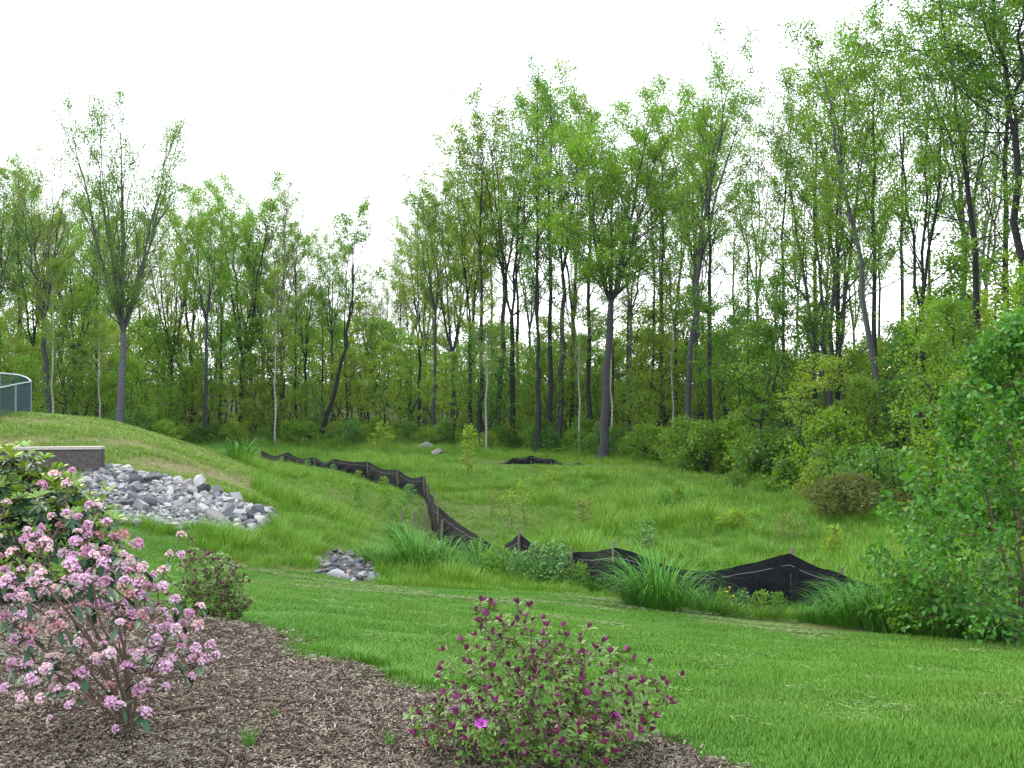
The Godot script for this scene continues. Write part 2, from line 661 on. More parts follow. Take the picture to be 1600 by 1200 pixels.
func skeleton(tips: Array, stems: int, r_tip: float, power: float, sag := 0.0, fine := false) -> Array:
	# joins a cloud of twig ends to a few stems, each to the nearest wood; returns [wood, directions at the ends]
	var pos := PackedVector3Array([Vector3.ZERO])
	var par := PackedInt32Array([-1])
	var path := PackedFloat32Array([0.0])
	tips.sort_custom(func(a, b): return a.length_squared() < b.length_squared())
	for s in stems:
		var aim: Vector3 = tips[int((s + 0.5) / stems * (tips.size() * 0.6) + tips.size() * 0.4) % tips.size()]
		var prev := 0
		for k in 3:
			var q := aim * (0.2 * (k + 1)) + rvec() * aim.length() * 0.03
			q.y += aim.length() * 0.03 * (3 - k) * 0.6
			pos.append(q)
			par.append(prev)
			path.append(path[prev] + q.distance_to(pos[prev]))
			prev = pos.size() - 1
	var ends := PackedInt32Array()
	for t: Vector3 in tips:
		var best := 0
		var cost := INF
		for i in pos.size():
			var c := pos[i].distance_to(t) + path[i] * 0.22 + (0.4 * t.length() if pos[i].length_squared() > t.length_squared() else 0.0)
			if c < cost:
				cost = c
				best = i
		var mid := pos[best].lerp(t, 0.5) + rvec() * pos[best].distance_to(t) * 0.08
		mid.y -= pos[best].distance_to(t) * (0.07 - sag)
		pos.append(mid); par.append(best); path.append(path[best] + mid.distance_to(pos[best]))
		pos.append(t); par.append(pos.size() - 2); path.append(path[pos.size() - 2] + mid.distance_to(t))
		ends.append(pos.size() - 1)
	var burden := PackedFloat32Array()
	burden.resize(pos.size())
	for e in ends:
		burden[e] += 1.0
	for i in range(pos.size() - 1, 0, -1):
		burden[par[i]] += burden[i]
	var b := Buf.new()
	for i in range(1, pos.size()):
		var r1 := r_tip * pow(maxf(burden[i], 1.0), power)
		var r0 := r1 if par[i] == 0 else minf(r_tip * pow(burden[par[i]], power), r1 * 1.5)
		if fine:
			# rounded joints: leave the parent in the direction the parent was growing
			var a := pos[par[i]]
			var g := pos[par[par[i]]] if par[i] > 0 else a - Vector3.UP * 0.05
			var m0 := ((pos[i] - g) * 0.5).limit_length(a.distance_to(pos[i]))
			var m1 := pos[i] - a
			var cp := PackedVector3Array()
			var cr := PackedFloat32Array()
			for k in 4:
				var t := k / 3.0
				cp.append(a * (2.0 * t * t * t - 3.0 * t * t + 1.0) + m0 * (t * t * t - 2.0 * t * t + t) + pos[i] * (3.0 * t * t - 2.0 * t * t * t) + m1 * (t * t * t - t * t))
				cr.append(lerpf(r0, r1, t))
			b.tube(cp, cr, 6 if burden[i] > 3 else 4, Color(1, 1, 1))
			continue
		b.tube(PackedVector3Array([pos[par[i]], pos[i]]), PackedFloat32Array([r0, r1]), 5 if burden[i] > 3 else 4, Color(1, 1, 1))
	var dirs := []
	for e in ends:
		dirs.append((pos[e] - pos[par[e]]).normalized())
	return [b, dirs]


func bushy(p: Dictionary, sd: int) -> Array:
	# a leafy small tree or bush: [wood, crown]
	rng.seed = sd
	var tips := []
	var h: float = p.h
	var w: float = p.w
	var low: float = p.get("low", 0.15)
	var lobes := []
	for k in 5:
		lobes.append(Vector2(rng.randf() * TAU, rng.randf_range(0.15, 0.95)))
	for i in p.tips:
		var t := pow(rng.randf(), p.get("top_heavy", 0.8))
		var prof := sqrt(maxf(sin(PI * lerpf(p.get("foot", 0.12), 0.97, t)), 0.02))
		var a := rng.randf() * TAU
		var bump := 0.62
		for l in lobes:
			bump += 0.55 * exp(-pow(angle_difference(a, l.x) / 0.6, 2) - pow((t - l.y) / 0.2, 2))
		var rr := w * prof * bump * sqrt(lerpf(0.1, 1.0, rng.randf()))
		tips.append(Vector3(cos(a) * rr, h * lerpf(low, 1.0, t), sin(a) * rr))
	var sk := skeleton(tips, p.get("stems", 3), p.get("twig", 0.006), p.get("power", 0.5))
	var cr := Buf.new()
	for i in tips.size():
		puff(cr, tips[i] - sk[1][i] * p.get("puff", 0.4) * 0.3, p.get("puff", 0.4), p.leaves, p.leaf, p.get("flat", 0.6))
	return [sk[0], cr]


func tree_thing(called: String, made: Array, bark: Material, leaf: Material, label: String, category: String, group := "", crown := "crown") -> Node3D:
	var t := thing(called, Vector3.ZERO, label, category, group)
	part("trunk" if crown == "crown" else "stems", made[0].mesh(bark), t)
	part(crown, made[1].mesh(leaf), t)
	return t


var store := {}


func plant_copy(proto: Node3D, called: String, at: Vector3, turn: float, size: Vector3, leaf: Material, label: String, category: String, group: String, bark: Material = null) -> Node3D:
	# the first use places the built plant itself, later ones copies of it
	var o: Node3D = proto
	if store.has(proto):
		o = proto.duplicate()
		add_child(o)
	store[proto] = true
	o.name = numbered(called)
	o.position = at
	o.rotation.y = turn
	o.scale = size
	if leaf:
		(o.get_child(1) as MeshInstance3D).material_override = leaf
	if bark:
		(o.get_child(0) as MeshInstance3D).material_override = bark
	tag(o, label, category, group)
	return o


func skyline(px: float) -> float:
	var s := [[-200, 280], [0, 262], [60, 245], [110, 255], [255, 300], [300, 295], [430, 300], [460, 372], [490, 372], [550, 345], [580, 410], [622, 410], [640, 320], [720, 215], [800, 150], [870, 140], [940, 165], [1000, 190], [1060, 110], [1200, 95], [1230, 120], [1300, 110], [1350, 60], [1420, 10], [1600, -60], [1800, -80]]
	for i in s.size() - 1:
		if px <= s[i + 1][0]:
			return lerpf(s[i][1], s[i + 1][1], (px - s[i][0]) / float(s[i + 1][0] - s[i][0]))
	return -80.0


# ---------------------------------------------------------------- the wood
func feature_tree(called: String, px: float, depth: float, top_px: float, top_py: float, p: Dictionary, sd: int, bark: Material, leaf: Material, label: String) -> void:
	var x := (px - 800.0) / F * depth
	var foot := on_ground(x, depth)
	var tip := from_pixel(top_px, top_py, depth)
	p.h = tip.y - foot.y
	p.lean = Vector3(tip.x - foot.x, 0, 0)
	var t := tree_thing(called, grow_tree(p, sd), bark, leaf, label, "tree", "trees of the wood")
	t.position = foot


func build_wood() -> void:
	# trees one can single out, from the left of the wood's edge to the right
	feature_tree("vase_tree", 186, 52, 205, 172, {"r": .3, "fork": .36, "leaders": 8, "spread": 15.0, "flare": .88, "branches": 24, "crown_w": 1.9, "elev": 52.0, "leaf": .115, "leaves": 9, "puff": .5, "leafy": .95, "bare_top": .1, "subs": 6, "wobble": .05}, 11, M.bark_grey, M.leaf_mid, "tall vase-shaped tree with bare grey trunk and thin budding crown beyond the mound")
	feature_tree("budding_tree", 75, 56, 60, 250, {"r": .24, "fork": .45, "leaders": 4, "spread": 11.0, "branches": 15, "crown_w": 2.6, "elev": 45.0, "leaf": .12, "leaves": 9, "puff": .45, "leafy": .85, "bare_top": .2}, 12, M.bark, M.leaf_russet, "dark-trunked tree with brownish budding crown behind the chain-link fence")
	feature_tree("maple_tree", 377, 72, 385, 298, {"r": .26, "fork": .33, "leaders": 5, "spread": 9.0, "branches": 17, "crown_w": 2.6, "elev": 45.0, "leaf": .16, "leaves": 15, "puff": .5}, 13, M.bark_dark, M.leaf_bright, "bright green tree with several dark stems rising from one foot")
	feature_tree("crooked_tree", 498, 70, 548, 340, {"r": .2, "fork": .55, "leaders": 2, "spread": 6.0, "branches": 15, "crown_w": 2.1, "bow": Vector3(.9, 0, 0), "elev": 40.0, "leaf": .15, "leaves": 13}, 14, M.bark_dark, M.leaf_mid, "slim tree with a crooked dark trunk and a spiky top")
	feature_tree("round_tree", 942, 53, 968, 186, {"r": .31, "fork": .46, "leaders": 6, "spread": 13.0, "flare": .75, "branches": 19, "crown_base": .4, "crown_w": 2.7, "elev": 30.0, "leaf": .15, "leaves": 20, "puff": .52, "wobble": .05}, 15, M.bark, M.leaf_bright, "large round-crowned light green tree with thick bare trunk at the meadow edge")
	feature_tree("leaning_tree", 1070, 47, 1150, 85, {"r": .2, "fork": .5, "leaders": 3, "spread": 8.0, "branches": 15, "crown_w": 2.0, "elev": 35.0, "leaf": .13, "leaves": 14, "bow": Vector3(-.5, 0, 0)}, 16, M.bark, M.leaf_mid, "slender tree with a long bare trunk leaning over to the right")
	feature_tree("twin_tree", 842, 58, 835, 140, {"r": .22, "fork": .24, "leaders": 2, "spread": 4.5, "branches": 22, "crown_base": .42, "crown_w": 2.3, "elev": 42.0, "leaf": .14, "leaves": 12}, 17, M.bark_dark, M.leaf_cool, "tall tree forked low into two dark upright stems")
	feature_tree("cluster_tree", 1296, 40, 1285, 105, {"r": .24, "fork": .2, "leaders": 4, "spread": 8.5, "branches": 18, "crown_w": 1.9, "elev": 35.0, "leaf": .13, "leaves": 13}, 18, M.bark, M.leaf_mid, "tall clump of four stems splitting near the ground")
	feature_tree("slanting_tree", 1405, 36, 1275, 60, {"r": .17, "fork": .75, "leaders": 1, "branches": 26, "crown_base": .4, "crown_w": 1.9, "elev": 25.0, "leaf": .13, "leaves": 13}, 19, M.bark_grey, M.leaf_mid, "tall tree with a straight grey trunk slanting to the left")
	feature_tree("curved_tree", 1532, 30, 1455, -60, {"r": .16, "fork": .7, "leaders": 1, "branches": 28, "crown_base": .42, "crown_w": 1.9, "elev": 20.0, "leaf": .12, "leaves": 13, "bow": Vector3(.5, 0, 0)}, 20, M.bark_dark, M.leaf_mid, "tall tree with a curved dark trunk standing behind the leafy birch")
	feature_tree("overhanging_tree", 1612, 27, 1570, -180, {"r": .17, "fork": .6, "leaders": 2, "spread": 7.0, "branches": 26, "crown_base": .4, "crown_w": 2.0, "elev": 15.0, "leaf": .13, "leaves": 15, "lift": .1}, 21, M.bark_dark, M.leaf_deep, "dark-leaved tree towering over the birch, its top out of sight")
	feature_tree("dark_tree", 1182, 42, 1190, 455, {"r": .14, "fork": .22, "leaders": 3, "spread": 20.0, "branches": 14, "crown_base": .3, "crown_w": 2.0, "elev": 20.0, "leaf": .15, "leaves": 17}, 22, M.bark_dark, M.leaf_deep, "low dark green tree forked into a V among tall trunks")
	# kinds of which there are many
	var kinds := []
	kinds.append(tree_thing("slender_tree", grow_tree({"h": 18.0, "r": .17, "fork": .8, "leaders": 1, "branches": 34, "crown_base": .4, "crown_w": 2.3, "elev": 38.0, "leaf": .14, "leaves": 11}, 31), M.bark_dark, M.leaf_mid, "", ""))
	kinds.append(tree_thing("slender_tree", grow_tree({"h": 18.0, "r": .15, "fork": .8, "leaders": 1, "branches": 30, "crown_base": .5, "crown_w": 2.0, "elev": 45.0, "leaf": .14, "leaves": 11, "bow": Vector3(.5, 0, .3)}, 32), M.bark_dark, M.leaf_mid, "", ""))
	kinds.append(tree_thing("forked_tree", grow_tree({"h": 18.0, "r": .21, "fork": .38, "leaders": 3, "spread": 7.0, "branches": 15, "crown_w": 2.2, "elev": 42.0, "leaf": .145, "leaves": 12}, 33), M.bark_dark, M.leaf_mid, "", ""))
	kinds.append(tree_thing("forked_tree", grow_tree({"h": 18.0, "r": .2, "fork": .5, "leaders": 4, "spread": 10.0, "branches": 13, "crown_w": 2.3, "elev": 45.0, "leaf": .14, "leaves": 12, "bow": Vector3(-.4, 0, .2)}, 34), M.bark, M.leaf_mid, "", ""))
	kinds.append(tree_thing("broad_tree", grow_tree({"h": 18.0, "r": .24, "fork": .35, "leaders": 5, "spread": 12.0, "branches": 14, "crown_w": 2.7, "elev": 40.0, "leaf": .15, "leaves": 13}, 35), M.bark, M.leaf_mid, "", ""))
	kinds.append(tree_thing("twiggy_tree", grow_tree({"h": 18.0, "r": .18, "fork": .42, "leaders": 4, "spread": 8.0, "branches": 16, "crown_w": 2.1, "elev": 55.0, "leaf": .12, "leaves": 8, "leafy": .8, "bare_top": .25}, 36), M.bark_grey, M.leaf_russet, "", ""))
	kinds.append(tree_thing("birch_tree", grow_tree({"h": 14.0, "r": .1, "fork": .8, "leaders": 1, "branches": 26, "crown_base": .5, "crown_w": 1.5, "elev": 40.0, "leaf": .12, "leaves": 11, "wobble": .06}, 37), M.bark_birch, M.leaf_yellow, "", ""))
	var names := ["slender_tree", "slender_tree", "forked_tree", "forked_tree", "broad_tree", "twiggy_tree", "birch_tree"]
	var kind_labels := ["slender tree with straight dark trunk and %s leaves", "slender tree with bowed dark trunk and %s leaves", "dark tree forked into three stems with %s leaves", "brown tree forked halfway up with %s leaves", "broad tree of many stems with %s leaves", "thinly leaved twiggy tree with grey trunk", "thin white-barked birch among dark trunks"]
	var leafs := [[M.leaf_mid, "mid green"], [M.leaf_bright, "bright green"], [M.leaf_yellow, "yellow-green"], [M.leaf_cool, "bluish green"], [M.leaf_bright, "bright green"], [M.leaf_deep, "dark green"]]
	for k in kinds:
		taken.erase(k.name)
	for nm in names:
		taken.erase(nm)
	for i in kinds.size():
		kinds[i].name = "kind_of_tree_%d" % i
	# [pixel of the foot, depth, pixel of the top, kind]
	var list := [[8, 60, 270, 3], [30, 66, 265, 0], [52, 62, 300, 2], [118, 64, 320, 4], [150, 68, 340, 0], [268, 70, 318, 4], [300, 74, 296, 2], [320, 68, 330, 3], [345, 80, 320, 0], [412, 76, 318, 4], [440, 72, 305, 5],
		[462, 75, 378, 0], [478, 80, 372, 2], [520, 78, 385, 3], [545, 82, 380, 1], [575, 88, 425, 5], [602, 100, 420, 5], [625, 92, 415, 0], [655, 74, 330, 2], [678, 68, 300, 3], [708, 70, 290, 4], [735, 66, 225, 2], [752, 64, 210, 0], [775, 66, 180, 3],
		[800, 64, 160, 2], [860, 60, 150, 0], [872, 62, 150, 3], [895, 64, 165, 2], [920, 60, 190, 0], [985, 60, 230, 5], [1010, 62, 260, 1], [1035, 58, 180, 0], [1055, 62, 200, 2], [1100, 58, 130, 3], [1110, 50, 190, 0], [1165, 52, 330, 1], [1205, 54, 380, 1],
		[1240, 46, 150, 1], [1275, 44, 130, 0], [1310, 42, 120, 2], [1330, 40, 90, 1], [1365, 38, 60, 0], [1440, 34, 20, 2], [1490, 38, 20, 3], [1570, 32, -60, 0], [1660, 28, -100, 2], [1720, 26, -100, 4], [-50, 58, 280, 2], [-110, 56, 290, 4], [-160, 58, 270, 3],
		[82, 55, 420, 6], [18, 60, 440, 6], [155, 58, 500, 6], [430, 66, 430, 6], [905, 58, 470, 6], [955, 57, 420, 6], [1050, 55, 430, 6], [760, 60, 480, 6]]
	rng.seed = 77
	for e in list:
		plant_tree(kinds, names, kind_labels, leafs, e[0], e[1], e[2], e[3])
	# rows further in
	for i in 46:
		rng.seed = 900 + i
		var px := lerpf(-180, 780, (i + rng.randf()) / 46.0)
		var dp := rng.randf_range(80, 112)
		plant_tree(kinds, names, kind_labels, leafs, px, dp, skyline(px) + rng.randf_range(30, 130), rng.randi_range(0, 5))
	for i in 22:
		rng.seed = 1900 + i
		var px := lerpf(780, 1760, (i + rng.randf()) / 22.0)
		var dp := rng.randf_range(62, 95) - maxf(0, px - 1250) * 0.03
		plant_tree(kinds, names, kind_labels, leafs, px, dp, maxf(skyline(px) + rng.randf_range(60, 240), 100.0), [0, 1, 5, 2][rng.randi_range(0, 3)])
	build_understory()


func landmark(px: float) -> String:
	if px < 250:
		return "behind the mound"
	if px < 620:
		return "past the long fence's end"
	if px < 900:
		return "behind the boulders"
	if px < 1150:
		return "behind the half-buried fence"
	return "behind the rounded pale bush"


func plant_tree(kinds: Array, names: Array, labels: Array, leafs: Array, px: float, depth: float, top_py: float, kind: int) -> void:
	var x := (px - 800.0) / F * depth
	var foot := on_ground(x, depth)
	var hh := from_pixel(px, top_py, depth).y - foot.y
	var s: float = hh / (14.0 if kind == 6 else 18.0)
	var wide := clampf(s, 0.75, 1.15) * rng.randf_range(0.9, 1.12)
	var leaf = null
	var label: String = labels[kind]
	if kind < 5:
		var pick: Array = leafs[rng.randi_range(0, leafs.size() - 1)]
		leaf = pick[0]
		label = label % pick[1]
	label += " " + landmark(px)
	plant_copy(kinds[kind], names[kind], foot, rng.randf() * TAU, Vector3(wide, s, wide), leaf, label, "tree", "trees of the wood")


func build_understory() -> void:
	var small := []
	small.append(tree_thing("sapling_tree", bushy({"h": 7.0, "w": 2.0, "tips": 130, "leaves": 40, "leaf": .105, "puff": .5, "stems": 3, "low": .12, "twig": .006}, 51), M.bark_dark, M.leaf_mid, "", ""))
	small.append(tree_thing("sapling_tree", bushy({"h": 8.0, "w": 1.7, "tips": 130, "leaves": 38, "leaf": .105, "puff": .5, "stems": 1, "low": .2, "twig": .006, "flat": .4}, 52), M.bark_dark, M.leaf_mid, "", ""))
	small.append(tree_thing("sapling_tree", bushy({"h": 6.0, "w": 2.2, "tips": 130, "leaves": 40, "leaf": .105, "puff": .55, "stems": 5, "low": .08, "twig": .006, "flat": .45}, 53), M.bark_dark, M.leaf_mid, "", ""))
	var low := []
	low.append(tree_thing("bush", bushy({"h": 2.0, "w": 1.3, "tips": 90, "leaves": 24, "leaf": .10, "puff": .3, "stems": 6, "low": .06, "foot": .3}, 54), M.bark_dark, M.leaf_mid, "", "", "", "foliage"))
	low.append(tree_thing("bush", bushy({"h": 1.5, "w": 1.2, "tips": 80, "leaves": 22, "leaf": .09, "puff": .28, "stems": 6, "low": .06, "foot": .35}, 55), M.bark_dark, M.leaf_mid, "", "", "", "foliage"))
	for i in small.size():
		small[i].name = "kind_of_sapling_%d" % i
	for i in low.size():
		low[i].name = "kind_of_bush_%d" % i
	taken.erase("sapling_tree")
	taken.erase("bush")
	var tones := [M.leaf_bright, M.leaf_yellow, M.leaf_bright, M.leaf_mid, M.leaf_cool, M.leaf_yellow]
	var tone_words := ["bright green", "yellow-green", "bright green", "mid green", "cool green", "yellow-green"]
	rng.seed = 311
	for i in 210:
		var px := lerpf(-200, 1780, (i + rng.randf()) / 210.0)
		var d0 := edge_depth(px)
		var depth := d0 + 1.0 + pow(rng.randf(), 0.85) * 36.0
		if px > 780:
			depth = d0 + 2.5 + pow(rng.randf(), 0.9) * 30.0
		var x := (px - 800.0) / F * depth
		var s := (rng.randf_range(0.5, 1.1) + (depth - d0) * 0.014) * (1.0 if px < 1150 else 0.82)
		var k := rng.randi_range(0, 5)
		var form := rng.randi_range(0, 2)
		plant_copy(small[form], "sapling_tree", on_ground(x, depth), rng.randf() * TAU, Vector3(s * 1.1, s, s * 1.1), tones[k], "%s %s young tree under tall trunks %s" % [tone_words[k], ["three-stemmed", "single-stemmed", "bushy many-stemmed"][form], landmark(px)], "young tree", "undergrowth of the wood")
	rng.seed = 312
	var btones := [M.leaf_mid, M.leaf_deep, M.leaf_cool, M.leaf_yellow, M.leaf_bright]
	var bwords := ["mid green", "dark green", "cool green", "yellow-green", "bright green"]
	for i in 150:
		var px := lerpf(-150, 1760, (i + rng.randf()) / 150.0)
		var d0 := edge_depth(px)
		var depth := d0 - 0.5 + rng.randf() * 6.0
		var x := (px - 800.0) / F * depth
		var s := rng.randf_range(0.5, 1.15)
		if px > 980:
			s *= 1.2
		var k := rng.randi_range(0, 4)
		plant_copy(low[rng.randi_range(0, 1)], "bush", on_ground(x, depth), rng.randf() * TAU, Vector3(s, s * rng.randf_range(0.8, 1.2), s), btones[k], "%s bush at the foot of the wood %s" % [bwords[k], landmark(px)], "bush", "bushes along the edge of the wood")
	# bushes one can single out
	feature_bush("round_bush", hit(1250, 750), {"h": 3.1, "w": 1.75, "tips": 190, "leaves": 34, "leaf": .095, "puff": .34, "stems": 5, "low": .05, "foot": .25, "twig": .005}, 61, M.leaf_silver, "large rounded pale green bush standing before the dark wood edge")
	feature_bush("brown_bush", hit(1325, 815), {"h": 1.2, "w": 1.6, "tips": 150, "leaves": 36, "leaf": .07, "puff": .3, "stems": 9, "low": .08, "foot": .35, "twig": .005}, 62, M.leaf_brown, "low brownish tangled bush beside the rounded pale bush")
	feature_bush("blossom_bush", hit(608, 688), {"h": 2.2, "w": .8, "tips": 50, "leaves": 20, "leaf": .08, "puff": .3, "stems": 4, "low": .3, "twig": .005}, 63, M.leaf_pale, "pale whitish blossoming bush at the far edge of the meadow")


func feature_bush(called: String, at: Vector2, p: Dictionary, sd: int, leaf: Material, label: String) -> void:
	var t := tree_thing(called, bushy(p, sd), M.bark_dark, leaf, label, "bush", "", "foliage")
	t.position = on_ground(at.x, at.y)


# ---------------------------------------------------------------- grass
func tuft(sd: int, count: int, h: float, spread: float, arch: float, w: float, segs := 3) -> Buf:
	rng.seed = sd
	var b := Buf.new()
	for i in count:
		var a := rng.randf() * TAU
		var out := Vector3(cos(a), 0, sin(a))
		var o := out * sqrt(rng.randf()) * spread
		var d := (Vector3.UP + out * rng.randf_range(0.05, 0.35 if arch < 1.0 else 0.85)).normalized()
		var ln := (Vector3.UP * (1.0 - arch * 1.5 * rng.randf_range(0.5, 1.2)) + out).normalized()
		b.blade(o, d, ln, h * rng.randf_range(0.55, 1.15), w * rng.randf_range(0.7, 1.2), segs, tint(0.25))
	return b


func spread(called: String, meshes: Array, places: Array, cols: Array, label: String, category: String) -> void:
	# one mass of plants: a Node3D with a scatter for each variant of tuft
	var o := Node3D.new()
	o.name = numbered(called)
	add_child(o)
	tag(o, label, category, "", "stuff")
	for k in meshes.size():
		var pl := []
		var co := []
		for i in range(k, places.size(), meshes.size()):
			pl.append(places[i])
			co.append(cols[i])
		scatter("tufts", meshes[k], pl, co, o)


func place(x: float, d: float, s: Vector3, lift := 0.0) -> Transform3D:
	var up := ground_normal(x, d)
	var q := Quaternion(Vector3.UP, up)
	return Transform3D(Basis(q) * Basis(Vector3.UP, rng.randf() * TAU) * Basis.from_scale(s), on_ground(x, d, lift))


var fence_line := PackedVector2Array()
var far_line := PackedVector2Array()


func fence_gap(x: float, d: float) -> float:
	# distance to the long silt fence, for points between it and the viewer
	var best := 99.0
	for i in fence_line.size() - 1:
		var p := Geometry2D.get_closest_point_to_segment(Vector2(x, d), fence_line[i], fence_line[i + 1])
		if p.y > d - 0.3 or p.x > x:
			best = minf(best, p.distance_to(Vector2(x, d)))
	for i in far_line.size() - 1:
		best = minf(best, Geometry2D.get_closest_point_to_segment(Vector2(x, d), far_line[i], far_line[i + 1]).distance_to(Vector2(x, d)))
	return best


func build_meadow() -> void:
	var meshes := [tuft(101, 22, .42, .16, .55, .012).mesh(M.grass), tuft(102, 20, .5, .18, .4, .011).mesh(M.grass), tuft(103, 26, .34, .2, .7, .012).mesh(M.grass), tuft(104, 16, .6, .14, .3, .010).mesh(M.grass)]
	var places := []
	var cols := []
	rng.seed = 400
	var tries := 0
	while places.size() < 46000 and tries < 200000:
		tries += 1
		var depth := lerpf(13.0, 78.0, pow(rng.randf(), 1.15))
		var x := rng.randf_range(-0.56, 0.56) * depth
		if inside(lawn_area, x, depth) or inside(mound_area, x, depth) or inside(stone_area, x, depth) or inside(drain_area, x, depth):
			continue
		var wd := wood_depth(x, depth)
		if depth > wd + 3.0 and rng.randf() < 0.85:
			continue
		var big := noise.get_noise_2d(x * 1.3, depth * 1.3)
		var fine := noise2.get_noise_2d(x * 6.0, depth * 6.0)
		var s := clampf(0.72 + big * 0.8 + fine * 0.5, 0.35, 1.5)
		# by the lawn's edge the grass is trampled and short
		if depth < 24.0 and x > -6.0 and inside(lawn_area, x * 0.97, depth - 0.7):
			s *= 0.55
		if x < -2.6 and depth > 17.0 and depth < 32.0:
			s *= 0.75
		var gap := fence_gap(x, depth)
		var reach := 3.0 if depth < 26.0 else 6.0
		if gap < reach:
			s *= lerpf(0.32, 1.0, clampf((gap - 0.6) / (reach - 0.6), 0.0, 1.0))
		places.append(place(x, depth, Vector3(s * 1.15, s, s * 1.15)))
		var c := Color(0.85, 0.9, 0.9).lerp(Color(1.3, 1.08, 0.9), clampf(big * 0.9 + rng.randf(), 0, 1))
		if x < -1.5 and depth < 34.0:
			c = c.lerp(Color(1.1, 1.0, 0.8), 0.6)
		if rng.randf() < 0.05:
			c = Color(1.5, 1.0, 1.6)
		cols.append(c)
	spread("meadow_grass", meshes, places, cols, "tall rough green grass filling the meadow on both sides of the silt fence", "grass")
	# thin grass on the mound
	places = []
	cols = []
	rng.seed = 401
	var short := [tuft(105, 18, .13, .14, .6, .008, 2).mesh(M.grass), tuft(106, 16, .10, .16, .7, .008, 2).mesh(M.grass)]
	while places.size() < 13000:
		var x := rng.randf_range(-30.0, -4.6)
		var depth := rng.randf_range(20.6, 42.0)
		if not inside(mound_area, x, depth) or inside(stone_area, x, depth) or absf(x / depth) > 0.6:
			continue
		var j := noise.get_noise_2d(x * 3.0, depth * 3.0)
		if rng.randf() < clampf(j * 1.4 + 0.1, 0.0, 0.6):
			continue
		if depth < 22.6 and x < -8.6:
			continue
		var s := rng.randf_range(0.4, 1.0) * (1.0 - j * 0.6)
		places.append(place(x, depth, Vector3(s * 1.2, s, s * 1.2)))
		cols.append(Color(1.1, 0.95, 0.9).lerp(Color(2.0, 1.1, 2.4), clampf(rng.randf() * 0.9 + j * 0.8, 0, 1)))
	spread("mound_grass", short, places, cols, "short thin yellowish grass on the mound above the riprap", "grass")
	# dry straw and small pale pebbles lying on the mound
	places = []
	cols = []
	rng.seed = 405
	var straw := Buf.new()
	for i in 22:
		var a := rng.randf() * TAU
		var out := Vector3(cos(a), rng.randf_range(-.2, .25), sin(a)).normalized()
		straw.blade(Vector3(rng.randf_range(-.2, .2), rng.randf_range(.0, .03), rng.randf_range(-.2, .2)), out, (out + rvec() * 0.5).normalized(), rng.randf_range(.05, .16), .007, 2, tint(0.3))
	while places.size() < 1500:
		var x := rng.randf_range(-28.0, -4.6)
		var depth := rng.randf_range(20.6, 40.0)
		if not inside(mound_area, x, depth) or inside(stone_area, x, depth):
			continue
		places.append(place(x, depth, Vector3(1, 1, 1), 0.03))
		cols.append(Color(1, 1, 1).lerp(Color(1.1, 0.85, 0.8), rng.randf()))
	spread("dry_straw", [straw.mesh(M.straw)], places, cols, "dry straw lying scattered over the grass of the mound", "straw")
	# leaf litter plants on the floor of the wood
	places = []
	cols = []
	rng.seed = 402
	var fern := Buf.new()
	for i in 14:
		puff(fern, Vector3(rng.randf_range(-.4, .4), rng.randf_range(.1, .45), rng.randf_range(-.4, .4)), .2, 7, .1)
	for i in 3200:
		var depth := rng.randf_range(20.0, 95.0)
		var x := rng.randf_range(-0.58, 0.58) * depth
		if depth < wood_depth(x, depth) - 1.0:
			continue
		var s := rng.randf_range(0.6, 1.6)
		places.append(place(x, depth, Vector3(s, s, s)))
		cols.append(Color(1, 1, 1).lerp(Color(0.6, 0.7, 0.6), rng.randf()))
	spread("wood_floor_plants", [fern.mesh(M.leaf_mid)], places, cols, "low leafy plants covering the floor of the wood", "ground cover")


